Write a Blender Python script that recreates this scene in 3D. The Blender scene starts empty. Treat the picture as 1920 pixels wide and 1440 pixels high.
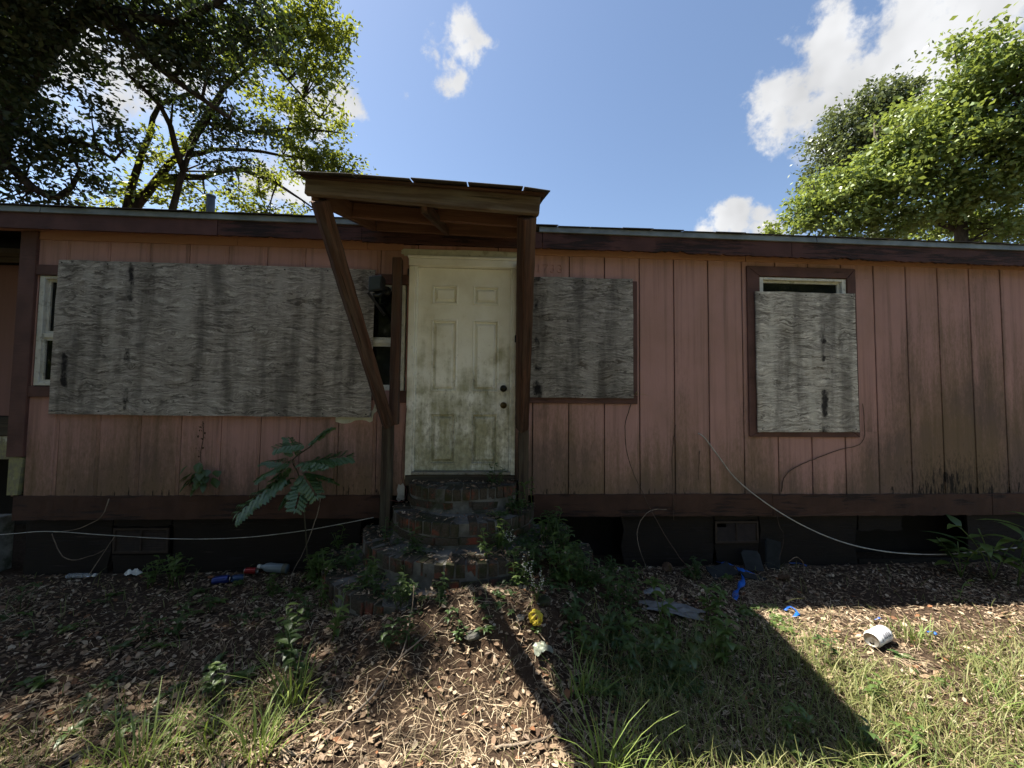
import bpy, bmesh, math, random
import numpy as np
from mathutils import Vector, Matrix, Euler

# ------------------------------------------------------------------ camera, sky, sun, exposure
scene = bpy.context.scene
COL = scene.collection
random.seed(7)
RNG = np.random.default_rng(7)

cam_data = bpy.data.cameras.new('camera')
cam_data.sensor_width = 36.0
cam_data.lens = 36.0 * 721.0 / 1920.0
cam_data.clip_start = 0.05
cam_data.clip_end = 2000.0
camera = bpy.data.objects.new('camera', cam_data)
COL.objects.link(camera)
cr, cu, cf = Vector((0.998, -0.055, 0.011)), Vector((-0.013, -0.044, 0.999)), Vector((0.055, 0.997, 0.045))
camera.matrix_world = Matrix(((cr.x, cu.x, -cf.x, 0.0), (cr.y, cu.y, -cf.y, -3.704), (cr.z, cu.z, -cf.z, 1.6), (0, 0, 0, 1)))
scene.camera = camera

scene.view_settings.view_transform = 'Standard'
scene.view_settings.look = 'None'
scene.view_settings.exposure = 1.85
scene.view_settings.gamma = 1.0
scene.view_settings.use_curve_mapping = False
scene.cycles.use_denoising = True
scene.cycles.max_bounces = 5
scene.cycles.diffuse_bounces = 3
scene.cycles.glossy_bounces = 2
scene.cycles.transmission_bounces = 3
scene.cycles.use_adaptive_sampling = True
scene.cycles.adaptive_threshold = 0.02
scene.cycles.transparent_max_bounces = 8

SUN_TO = Vector((-0.525, 0.19, 1.0)).normalized()      # towards the sun: high, to the left and behind the house
SUN_EL = math.asin(SUN_TO.z)
SUN_AZ = math.atan2(SUN_TO.x, SUN_TO.y)
sun_data = bpy.data.lights.new('sun', 'SUN')
sun_data.energy = 5.0
sun_data.angle = math.radians(0.53)
sun_data.color = (1.0, 0.93, 0.82)
sun = bpy.data.objects.new('sun', sun_data)
COL.objects.link(sun)
sun.rotation_euler = (-SUN_TO).to_track_quat('-Z', 'Y').to_euler()
sun.location = SUN_TO * 60

world = bpy.data.worlds.new('World')
scene.world = world
world.use_nodes = True
wt = world.node_tree
world.cycles.sampling_method = 'MANUAL'
world.cycles.sample_map_resolution = 256
wt.nodes.clear()
def wn(typ, **p):
    n = wt.nodes.new(typ)
    for k, v in p.items():
        setattr(n, k, v)
    return n
def wmath(op, a, b=None, clamp=False):
    n = wn('ShaderNodeMath', operation=op, use_clamp=clamp)
    for i, v in enumerate((a, b)):
        if v is None:
            continue
        if isinstance(v, bpy.types.NodeSocket):
            wt.links.new(v, n.inputs[i])
        else:
            n.inputs[i].default_value = v
    return n.outputs[0]
sky = wn('ShaderNodeTexSky', sky_type='NISHITA', sun_disc=False, sun_elevation=SUN_EL, sun_rotation=SUN_AZ)
sky.altitude = 60.0
sky.air_density = 1.0
sky.dust_density = 0.7
sky.ozone_density = 0.75
tc = wn('ShaderNodeTexCoord')
DIRV = tc.outputs['Generated']
# cumulus clouds: groups of soft puffs at fixed directions in the sky, their edges broken by noise
PUFFS = [
    ((-0.063, 0.714, 0.697), .085, 1.0), ((-0.03, 0.725, 0.688), .055, .9), ((-0.089, 0.751, 0.655), .06, .95), ((-0.119, 0.737, 0.665), .04, .7), ((-0.065, 0.757, 0.65), .04, .55),
    ((-0.184, 0.764, 0.619), .028, .62), ((-0.205, 0.768, 0.607), .02, .42), ((-0.209, 0.808, 0.55), .02, .35), ((-0, 0.682, 0.731), .03, .35),
    ((0.54, 0.641, 0.546), .13, 1.0), ((0.57, 0.586, 0.577), .12, 1.0), ((0.616, 0.587, 0.525), .16, 1.1), ((0.637, 0.523, 0.565), .12, 1.0), ((0.673, 0.526, 0.519), .15, 1.1),
    ((0.687, 0.478, 0.547), .14, 1.1), ((0.693, 0.439, 0.572), .16, 1.1), ((0.597, 0.628, 0.499), .10, .8), ((0.703, 0.39, 0.595), .2, 1.1), ((0.709, 0.496, 0.502), .12, 1.0),
    ((0.502, 0.771, 0.391), .085, 1.0), ((0.462, 0.803, 0.376), .06, .9), ((0.541, 0.744, 0.391), .05, .8), ((0.558, 0.752, 0.35), .08, .9),
    ((-0.302, 0.751, 0.587), .07, .95), ((-0.361, 0.747, 0.559), .10, .9), ((-0.4, 0.794, 0.458), .11, .9), ((-0.456, 0.781, 0.426), .10, .8),
    ((-0.585, 0.634, 0.505), .10, 1.0), ((-0.605, 0.603, 0.52), .12, 1.0), ((-0.641, 0.579, 0.504), .12, 1.0), ((-0.536, 0.654, 0.534), .07, .8), ((-0.666, 0.549, 0.505), .14, 1.0),
]
# more clouds of the same kind around the rest of the sky
for az, el, r in ((100, 40, .2), (140, 30, .18), (170, 50, .22), (205, 30, .2), (-110, 38, .2), (75, 25, .15)):
    a, e = math.radians(az), math.radians(el)
    for k in range(1):
        aa, ee = a + random.uniform(-.14, .14), e + random.uniform(-.07, .07)
        PUFFS.append(((math.cos(ee) * math.sin(aa), math.cos(ee) * math.cos(aa), math.sin(ee)), r * random.uniform(.6, 1), 1.0))
acc = None
for d, r, w in PUFFS:
    vm = wn('ShaderNodeVectorMath', operation='DISTANCE')
    wt.links.new(DIRV, vm.inputs[0])
    vm.inputs[1].default_value = d
    mr = wn('ShaderNodeMapRange', interpolation_type='SMOOTHSTEP')
    wt.links.new(vm.outputs['Value'], mr.inputs[0])
    mr.inputs[1].default_value = r
    mr.inputs[2].default_value = r * .12
    mr.inputs[3].default_value = 0.0
    mr.inputs[4].default_value = w
    acc = mr.outputs[0] if acc is None else wmath('MAXIMUM', acc, mr.outputs[0])
def wnoise(scale, detail, rough):
    n = wn('ShaderNodeTexNoise')
    wt.links.new(DIRV, n.inputs['Vector'])
    n.inputs['Scale'].default_value = scale
    n.inputs['Detail'].default_value = detail
    n.inputs['Roughness'].default_value = rough
    return n.outputs['Fac']
nz = wnoise(17.0, 7.0, .6)
dens = wmath('MULTIPLY_ADD', nz, 2.7, False)
wt.nodes[-1].inputs[2].default_value = -1.66
dens = wmath('ADD', acc, dens)
inside = wmath('GREATER_THAN', acc, .02)
mask = wn('ShaderNodeMapRange', interpolation_type='SMOOTHSTEP')
wt.links.new(dens, mask.inputs[0])
mask.inputs[1].default_value = .02
mask.inputs[2].default_value = .62
mask_f = wmath('MULTIPLY', mask.outputs[0], inside)
shade = wn('ShaderNodeMapRange')
wt.links.new(wnoise(9.0, 3.0, .55), shade.inputs[0])
shade.inputs[1].default_value = .3
shade.inputs[2].default_value = .66
shade.inputs[3].default_value = .74
shade.inputs[4].default_value = 1.02
cc = wn('ShaderNodeMix', data_type='RGBA', blend_type='MULTIPLY')
cc.inputs[0].default_value = 1.0
cc.inputs[6].default_value = (.97, .98, 1.0, 1)
wt.links.new(shade.outputs[0], cc.inputs[7])
bg_sky = wn('ShaderNodeBackground')
bg_sky.inputs['Strength'].default_value = 0.0555
wt.links.new(sky.outputs[0], bg_sky.inputs['Color'])
bg_cloud = wn('ShaderNodeBackground')
bg_cloud.inputs['Strength'].default_value = 0.262
wt.links.new(cc.outputs[2], bg_cloud.inputs['Color'])
mx = wn('ShaderNodeMixShader')
wt.links.new(mask_f, mx.inputs[0])
wt.links.new(bg_sky.outputs[0], mx.inputs[1])
wt.links.new(bg_cloud.outputs[0], mx.inputs[2])
wo = wn('ShaderNodeOutputWorld')
wt.links.new(mx.outputs[0], wo.inputs['Surface'])

# ------------------------------------------------------------------ helpers
def tag(o, label=None, cat=None, group=None, kind=None):
    for k, v in (('label', label), ('category', cat), ('group', group), ('kind', kind)):
        if v:
            o[k] = v
    return o
def empty(name, loc=(0, 0, 0), rz=0.0, parent=None):
    o = bpy.data.objects.new(name, None)
    o.empty_display_size = .1
    COL.objects.link(o)
    o.location = loc
    o.rotation_euler = (0, 0, rz)
    o.parent = parent
    return o
def link(name, me, mat=None, parent=None, loc=None, rot=None, mw=None):
    o = bpy.data.objects.new(name, me)
    COL.objects.link(o)
    if mat is not None and not me.materials:
        for m in (mat if isinstance(mat, (list, tuple)) else [mat]):
            me.materials.append(m)
    if parent is not None:
        o.parent = parent
        if mw is None and loc is None and parent.parent is None:
            pass
    if mw is not None:
        o.matrix_local = mw
    if loc is not None:
        o.location = loc
    if rot is not None:
        o.rotation_euler = rot
    return o
def mesh_np(name, verts, faces, smooth=False):
    """verts (n,3) array, faces (m,k) array"""
    me = bpy.data.meshes.new(name)
    verts = np.ascontiguousarray(verts, dtype=np.float32)
    faces = np.ascontiguousarray(faces, dtype=np.int32)
    m, k = faces.shape
    me.vertices.add(len(verts))
    me.vertices.foreach_set('co', verts.ravel())
    me.loops.add(m * k)
    me.loops.foreach_set('vertex_index', faces.ravel())
    me.polygons.add(m)
    me.polygons.foreach_set('loop_start', np.arange(0, m * k, k, dtype=np.int32))
    me.polygons.foreach_set('loop_total', np.full(m, k, dtype=np.int32))
    if smooth:
        me.polygons.foreach_set('use_smooth', np.ones(m, dtype=bool))
    me.update(calc_edges=True)
    return me
class MB:
    """collects shapes for one mesh object"""
    def __init__(s):
        s.v, s.f = [], []
    def box(s, lo, hi):
        b = len(s.v)
        x0, y0, z0 = lo
        x1, y1, z1 = hi
        s.v += [(x0, y0, z0), (x1, y0, z0), (x1, y1, z0), (x0, y1, z0), (x0, y0, z1), (x1, y0, z1), (x1, y1, z1), (x0, y1, z1)]
        s.f += [tuple(b + i for i in q) for q in ((3, 2, 1, 0), (4, 5, 6, 7), (0, 1, 5, 4), (1, 2, 6, 5), (2, 3, 7, 6), (3, 0, 4, 7))]
        return s
    def poly_prism(s, pts, y0, y1):
        """outline in x,z pushed from y0 to y1"""
        b, n = len(s.v), len(pts)
        s.v += [(p[0], y0, p[1]) for p in pts] + [(p[0], y1, p[1]) for p in pts]
        s.f.append(tuple(range(b, b + n)))
        s.f.append(tuple(range(b + 2 * n - 1, b + n - 1, -1)))
        for i in range(n):
            j = (i + 1) % n
            s.f.append((b + j, b + i, b + n + i, b + n + j))
        return s
    def flat_prism(s, pts, z0, z1):
        b, n = len(s.v), len(pts)
        s.v += [(p[0], p[1], z0) for p in pts] + [(p[0], p[1], z1) for p in pts]
        s.f.append(tuple(range(b + n - 1, b - 1, -1)))
        s.f.append(tuple(range(b + n, b + 2 * n)))
        for i in range(n):
            j = (i + 1) % n
            s.f.append((b + i, b + j, b + n + j, b + n + i))
        return s
    def tube(s, pts, rad, n=6, cap=True):
        pts = [Vector(p) for p in pts]
        if not isinstance(rad, (list, tuple)):
            rad = [rad] * len(pts)
        b = len(s.v)
        up = Vector((0, 0, 1))
        for i, p in enumerate(pts):
            t = (pts[min(i + 1, len(pts) - 1)] - pts[max(i - 1, 0)])
            t = t.normalized() if t.length > 1e-9 else Vector((0, 0, 1))
            a = t.cross(up)
            if a.length < .15:
                a = t.cross(Vector((0, 1, 0)))
            a.normalize()
            c = t.cross(a)
            for k in range(n):
                an = 2 * math.pi * k / n
                q = p + a * (math.cos(an) * rad[i]) + c * (math.sin(an) * rad[i])
                s.v.append(tuple(q))
        for i in range(len(pts) - 1):
            for k in range(n):
                k2 = (k + 1) % n
                s.f.append((b + i * n + k, b + i * n + k2, b + (i + 1) * n + k2, b + (i + 1) * n + k))
        if cap:
            s.f.append(tuple(b + n - 1 - k for k in range(n)))
            e = b + (len(pts) - 1) * n
            s.f.append(tuple(e + k for k in range(n)))
        return s
    def lathe(s, prof, n=20, M=None):
        """profile of (radius, height) turned about local z"""
        b = len(s.v)
        M = M or Matrix()
        for r, z in prof:
            for k in range(n):
                an = 2 * math.pi * k / n
                s.v.append(tuple(M @ Vector((r * math.cos(an), r * math.sin(an), z))))
        for i in range(len(prof) - 1):
            for k in range(n):
                k2 = (k + 1) % n
                s.f.append((b + i * n + k, b + i * n + k2, b + (i + 1) * n + k2, b + (i + 1) * n + k))
        return s
    def face(s, pts):
        b = len(s.v)
        s.v += [tuple(p) for p in pts]
        s.f.append(tuple(range(b, b + len(pts))))
        return s
    def mesh(s, name, smooth=False):
        me = bpy.data.meshes.new(name)
        me.from_pydata(s.v, [], s.f)
        if smooth:
            me.polygons.foreach_set('use_smooth', [True] * len(me.polygons))
        me.update()
        return me
    def obj(s, name, mat=None, parent=None, smooth=False, bevel=0.0, loc=None, rot=None, seg=1):
        o = link(name, s.mesh(name, smooth), mat, parent, loc, rot)
        if bevel:
            add_bevel(o, bevel, seg)
        return o
def add_bevel(o, w, seg=1):
    m = o.modifiers.new('bevel', 'BEVEL')
    m.width = w
    m.segments = seg
    m.limit_method = 'ANGLE'
    m.angle_limit = math.radians(40)
def smoothline(pts, step=.05, jit=0.0, rnd=None):
    """Catmull-Rom through the points"""
    P = [Vector(p) for p in pts]
    if len(P) < 3:
        P = [P[0], (P[0] + P[-1]) / 2, P[-1]]
    P = [P[0] * 2 - P[1]] + P + [P[-1] * 2 - P[-2]]
    out = []
    for i in range(1, len(P) - 2):
        n = max(2, int((P[i + 1] - P[i]).length / step))
        for k in range(n):
            t = k / n
            a, b, c, d = P[i - 1], P[i], P[i + 1], P[i + 2]
            q = .5 * ((2 * b) + (c - a) * t + (2 * a - 5 * b + 4 * c - d) * t * t + (3 * b - a - 3 * c + d) * t ** 3)
            if jit and rnd:
                q += Vector((rnd.uniform(-jit, jit), rnd.uniform(-jit, jit), rnd.uniform(-jit, jit)))
            out.append(q)
    out.append(P[-2])
    return out
def member(name, p0, p1, w, h, mat, parent, up=(0, 0, 1), bevel=.004, rough=0.0, seed=0, cut0=None, cut1=None):
    """a length of timber from p0 to p1: its grain runs along local x; w across, h along 'up'"""
    p0, p1 = Vector(p0), Vector(p1)
    ax = (p1 - p0)
    L = ax.length
    ax.normalize()
    u = Vector(up)
    side = u.cross(ax).normalized()
    u = ax.cross(side).normalized()
    n = max(2, int(L / .06))
    mb = MB()
    rnd = random.Random(seed)
    prof = [(-w / 2, -h / 2), (w / 2, -h / 2), (w / 2, h / 2), (-w / 2, h / 2)]
    for i in range(n + 1):
        x = L * i / n
        for (a, b) in prof:
            mb.v.append((x + (rnd.uniform(-1, 1) * rough * 2 if i in (0, n) else 0), a + rnd.uniform(-1, 1) * rough, b + rnd.uniform(-1, 1) * rough))
    for i in range(n):
        for k in range(4):
            k2 = (k + 1) % 4
            mb.f.append((i * 4 + k, i * 4 + k2, (i + 1) * 4 + k2, (i + 1) * 4 + k))
    mb.f.append((3, 2, 1, 0))
    mb.f.append(tuple(n * 4 + k for k in range(4)))
    me = mb.mesh(name)
    M = Matrix((ax, side, u)).transposed().to_4x4()
    M.translation = p0
    o = link(name, me, mat, parent, mw=M)
    if bevel:
        add_bevel(o, bevel, 2)
    return o

# ------------------------------------------------------------------ materials
class Mat:
    def __init__(s, name):
        s.m = bpy.data.materials.new(name)
        s.m.use_nodes = True
        s.t = s.m.node_tree
        s.t.nodes.clear()
        s.out = s.add('ShaderNodeOutputMaterial')
        s._pos = s._obj = s._rand = None
    def add(s, typ, **p):
        n = s.t.nodes.new(typ)
        for k, v in p.items():
            setattr(n, k, v)
        return n
    def plug(s, sock, v):
        if isinstance(v, bpy.types.NodeSocket):
            s.t.links.new(v, sock)
        elif v is not None:
            if isinstance(v, tuple) and sock.type == 'RGBA' and len(v) == 3:
                v = v + (1.0,)
            sock.default_value = v
    @property
    def pos(s):
        if s._pos is None:
            s._pos = s.add('ShaderNodeNewGeometry').outputs['Position']
        return s._pos
    @property
    def obj(s):
        if s._obj is None:
            s._obj = s.add('ShaderNodeTexCoord').outputs['Object']
        return s._obj
    @property
    def rand(s):
        if s._rand is None:
            s._rand = s.add('ShaderNodeObjectInfo').outputs['Random']
        return s._rand
    def island(s):
        return s.add('ShaderNodeNewGeometry').outputs['Random Per Island']
    def xyz(s, v):
        n = s.add('ShaderNodeSeparateXYZ')
        s.plug(n.inputs[0], v)
        return n.outputs
    def comb(s, x, y, z):
        n = s.add('ShaderNodeCombineXYZ')
        for i, v in enumerate((x, y, z)):
            s.plug(n.inputs[i], v)
        return n.outputs[0]
    def mul(s, v, k):
        n = s.add('ShaderNodeVectorMath', operation='MULTIPLY')
        s.plug(n.inputs[0], v)
        n.inputs[1].default_value = k
        return n.outputs[0]
    def vadd(s, v, k):
        n = s.add('ShaderNodeVectorMath', operation='ADD')
        s.plug(n.inputs[0], v)
        s.plug(n.inputs[1], k)
        return n.outputs[0]
    def ma(s, op, a, b=None, c=None, clamp=False):
        n = s.add('ShaderNodeMath', operation=op, use_clamp=clamp)
        for i, v in enumerate((a, b, c)):
            s.plug(n.inputs[i], v)
        return n.outputs[0]
    def noise(s, vec, scale=1.0, detail=4.0, rough=.55, dist=0.0):
        n = s.add('ShaderNodeTexNoise')
        s.plug(n.inputs['Vector'], vec)
        n.inputs['Scale'].default_value = scale
        n.inputs['Detail'].default_value = detail
        n.inputs['Roughness'].default_value = rough
        n.inputs['Distortion'].default_value = dist
        return n.outputs['Fac']
    def step(s, v, lo, hi, a=0.0, b=1.0):
        n = s.add('ShaderNodeMapRange', interpolation_type='SMOOTHSTEP')
        s.plug(n.inputs[0], v)
        n.inputs[1].default_value, n.inputs[2].default_value, n.inputs[3].default_value, n.inputs[4].default_value = lo, hi, a, b
        return n.outputs[0]
    def ramp(s, fac, stops, interp='LINEAR'):
        n = s.add('ShaderNodeValToRGB')
        s.plug(n.inputs[0], fac)
        cr_ = n.color_ramp
        cr_.interpolation = interp
        while len(cr_.elements) < len(stops):
            cr_.elements.new(.5)
        for e, (p, c) in zip(cr_.elements, stops):
            e.position = p
            e.color = tuple(c) + (1.0,)
        return n.outputs[0]
    def mix(s, fac, a, b, mode='MIX'):
        n = s.add('ShaderNodeMix', data_type='RGBA', blend_type=mode)
        s.plug(n.inputs[0], fac)
        s.plug(n.inputs[6], a)
        s.plug(n.inputs[7], b)
        return n.outputs[2]
    def bump(s, h, strength=.4, dist=.01, normal=None):
        n = s.add('ShaderNodeBump')
        s.plug(n.inputs['Height'], h)
        n.inputs['Strength'].default_value = strength
        n.inputs['Distance'].default_value = dist
        if normal is not None:
            s.plug(n.inputs['Normal'], normal)
        return n.outputs[0]
    def done(s, color, rough=.8, normal=None, metallic=0.0, spec=.35, **kw):
        b = s.add('ShaderNodeBsdfPrincipled')
        s.plug(b.inputs['Base Color'], color)
        s.plug(b.inputs['Roughness'], rough)
        s.plug(b.inputs['Metallic'], metallic)
        b.inputs['Specular IOR Level'].default_value = spec
        if normal is not None:
            s.plug(b.inputs['Normal'], normal)
        for k, v in kw.items():
            s.plug(b.inputs[k.replace('_', ' ')], v)
        s.t.links.new(b.outputs[0], s.out.inputs['Surface'])
        return s.m
def plain(name, color, rough=.6, metallic=0.0, var=.18, scale=9.0, spec=.35, dirt=None):
    m = Mat(name)
    n = m.noise(m.pos, scale, 5.0, .6)
    c = m.mix(m.step(n, .3, .75, 0.0, 1.0), color, tuple(max(0, k * (1 - var * 2)) for k in color))
    if dirt:
        c = m.mix(m.step(m.noise(m.pos, scale * 1.7, 6.0, .65), .52, .68, 0, .75), c, dirt)
    return m.done(c, rough, m.bump(m.noise(m.pos, scale * 12, 3.0), .12, .004), metallic, spec)

def mat_siding(name, base, grime=1.0, orange=0.0):
    m = Mat(name)
    p = m.xyz(m.pos)
    x, z = p[0], p[2]
    off = m.ma('MULTIPLY', m.rand, 3.0)
    streak = m.noise(m.comb(m.ma('MULTIPLY', x, 9.0), 0.0, m.ma('MULTIPLY_ADD', z, 1.1, off)), 1.0, 7.0, .62)
    fine = m.noise(m.comb(m.ma('MULTIPLY', x, 55.0), 0.0, m.ma('MULTIPLY', z, 6.0)), 1.0, 5.0, .7)
    big = m.noise(m.comb(x, 0.0, z), 1.15, 3.0, .5)
    c = m.mix(m.step(m.rand, 0, 1, 0, .22), base, tuple(k * .78 for k in base))
    c = m.mix(m.step(fine, .35, .75, 0, .22), c, tuple(k * 1.22 for k in base))
    c = m.mix(m.step(m.noise(m.pos, 2.2, 4.0), .45, .75, 0, .3), c, (base[0] * .8, base[1] * .86, base[2] * .84))
    runs = m.noise(m.comb(m.ma('MULTIPLY', x, 16.0), 0.0, m.ma('MULTIPLY_ADD', z, .45, off)), 1.0, 6.0, .6)
    c = m.mix(m.ma('MULTIPLY', m.step(runs, .46, .70), .5 * grime), c, (.13, .085, .065))
    c = m.mix(m.ma('MULTIPLY', m.step(m.noise(m.comb(m.ma('MULTIPLY', x, 1.7), 0.0, m.ma('MULTIPLY', z, 1.2)), 1.0, 5.0, .6), .42, .7), .35 * grime), c, (.22, .135, .09))
    # rain splash, algae and mildew: starts at the sill board and fades out in uneven tongues
    amp = m.ramp(m.ma('MULTIPLY_ADD', x, .1, .43), [(k_, (v_, v_, v_)) for k_, v_ in ((0, .45), (.08, .62), (.13, .7), (.18, .36), (.23, .3), (.27, .62), (.31, .72), (.34, .5), (.46, .62), (.51, .85), (.55, .5), (.59, .55), (.62, .78), (.65, .42), (.69, .72), (.73, .22), (.79, .3), (.82, .66), (.86, 1.0), (.9, 1.25), (.95, 1.1), (1, .9))])
    low = m.ma('SUBTRACT', 1.0, m.ma('DIVIDE', m.ma('SUBTRACT', z, .72), m.ma('MULTIPLY_ADD', amp, 1.85, .25)), clamp=True)
    right = m.ma('MULTIPLY', m.ma('SUBTRACT', amp, .5), .34)
    g = m.ma('ADD', m.ma('MULTIPLY_ADD', low, .70, m.ma('MULTIPLY', streak, .85)), m.ma('ADD', right, m.ma('MULTIPLY', big, .5)))
    sp0 = m.noise(m.comb(m.ma('MULTIPLY', x, 48.0), 0.0, m.ma('MULTIPLY', z, 16.0)), 1.0, 6.0, .78)
    g = m.ma('ADD', g, m.ma('MULTIPLY', m.ma('SUBTRACT', sp0, .5), .75))
    gm = m.ma('MULTIPLY', m.step(g, .90, 1.44), .80 * grime)
    c = m.mix(gm, c, m.mix(m.step(big, .4, .62), (.115, .085, .042), (.085, .066, .050)))
    sp = m.noise(m.comb(m.ma('MULTIPLY', x, 42.0), 0.0, m.ma('MULTIPLY', z, 13.0)), 1.0, 6.0, .75)
    low2 = m.ma('MULTIPLY', m.step(z, .71, 1.7, 1.0, 0.0), m.ma('MULTIPLY_ADD', amp, 1.0, .2))
    sm = m.ma('MULTIPLY', m.step(m.ma('ADD', sp, m.ma('MULTIPLY', low2, .3)), .76, .98), .62 * grime)
    c = m.mix(sm, c, (.022, .018, .014))
    # paint gone and wood rotten black along the very bottom
    rot = m.step(m.ma('ADD', m.noise(m.comb(m.ma('MULTIPLY', x, 30.0), 0.0, m.ma('MULTIPLY', z, 4.5)), 1.0, 4.0, .6), m.ma('ADD', m.ma('MULTIPLY', right, .5), m.step(z, .71, 1.05, .17, -.25))), .79, .83)
    c = m.mix(m.ma('MULTIPLY', rot, .9 * grime), c, (.010, .008, .007))
    # one badly rotted corner low on the right, paint flaked off in upright slivers
    d1 = m.ma('DIVIDE', m.ma('SUBTRACT', x, 4.62), .42)
    zone = m.ma('SUBTRACT', m.ma('SUBTRACT', 1.0, m.ma('MULTIPLY', d1, d1)), m.ma('MULTIPLY', m.ma('SUBTRACT', z, .72), 1.5))
    sl = m.noise(m.comb(m.ma('MULTIPLY', x, 22.0), 0.0, m.ma('MULTIPLY', z, 4.0)), 1.0, 5.0, .65)
    rot2 = m.step(m.ma('ADD', m.ma('MULTIPLY', zone, .22), sl), .70, .75)
    c = m.mix(m.ma('MULTIPLY', rot2, .93 * grime), c, (.009, .007, .006))
    rot = m.ma('MAXIMUM', rot, rot2)
    h = m.ma('ADD', m.ma('MULTIPLY', fine, .6), m.ma('MULTIPLY', rot, -1.2))
    return m.done(c, .82, m.bump(h, .35, .006), spec=.2)
def mat_wood(name, a, b, gray, gray_amt=.4, along=0, cracks=.5):
    """weathered timber, grain along local x"""
    m = Mat(name)
    o = m.vadd(m.obj, m.comb(m.ma('MULTIPLY', m.rand, 31.0), m.ma('MULTIPLY', m.rand, 7.0), 0.0))
    q = m.xyz(o)
    warp = m.noise(m.mul(o, (1.6, 5.0, 5.0)), 1.0, 3.0, .5)
    rings = m.noise(m.comb(m.ma('MULTIPLY', q[0], .9), m.ma('MULTIPLY_ADD', warp, 2.4, m.ma('MULTIPLY', q[1], 34.0)), m.ma('MULTIPLY_ADD', warp, 2.4, m.ma('MULTIPLY', q[2], 34.0))), 1.0, 4.0, .6)
    fib = m.noise(m.mul(o, (5.0, 160.0, 160.0)), 1.0, 4.0, .7)
    c = m.mix(m.step(rings, .38, .62), a, b)
    c = m.mix(m.step(m.noise(m.mul(o, (2.0, 12.0, 12.0)), 1.0, 5.0, .6), .42, .7, 0, gray_amt), c, gray)
    crk = m.step(m.noise(m.mul(o, (1.3, 62.0, 62.0)), 1.0, 3.0, .6), .30, .40, cracks, 0.0)
    c = m.mix(crk, c, (.012, .009, .007))
    c = m.mix(m.step(fib, .4, .75, 0, .35), c, tuple(k * .5 for k in a))
    h = m.ma('ADD', m.ma('MULTIPLY', rings, .5), m.ma('ADD', m.ma('MULTIPLY', fib, .4), m.ma('MULTIPLY', crk, -1.5)))
    return m.done(c, .85, m.bump(h, .55, .006), spec=.2)
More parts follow.
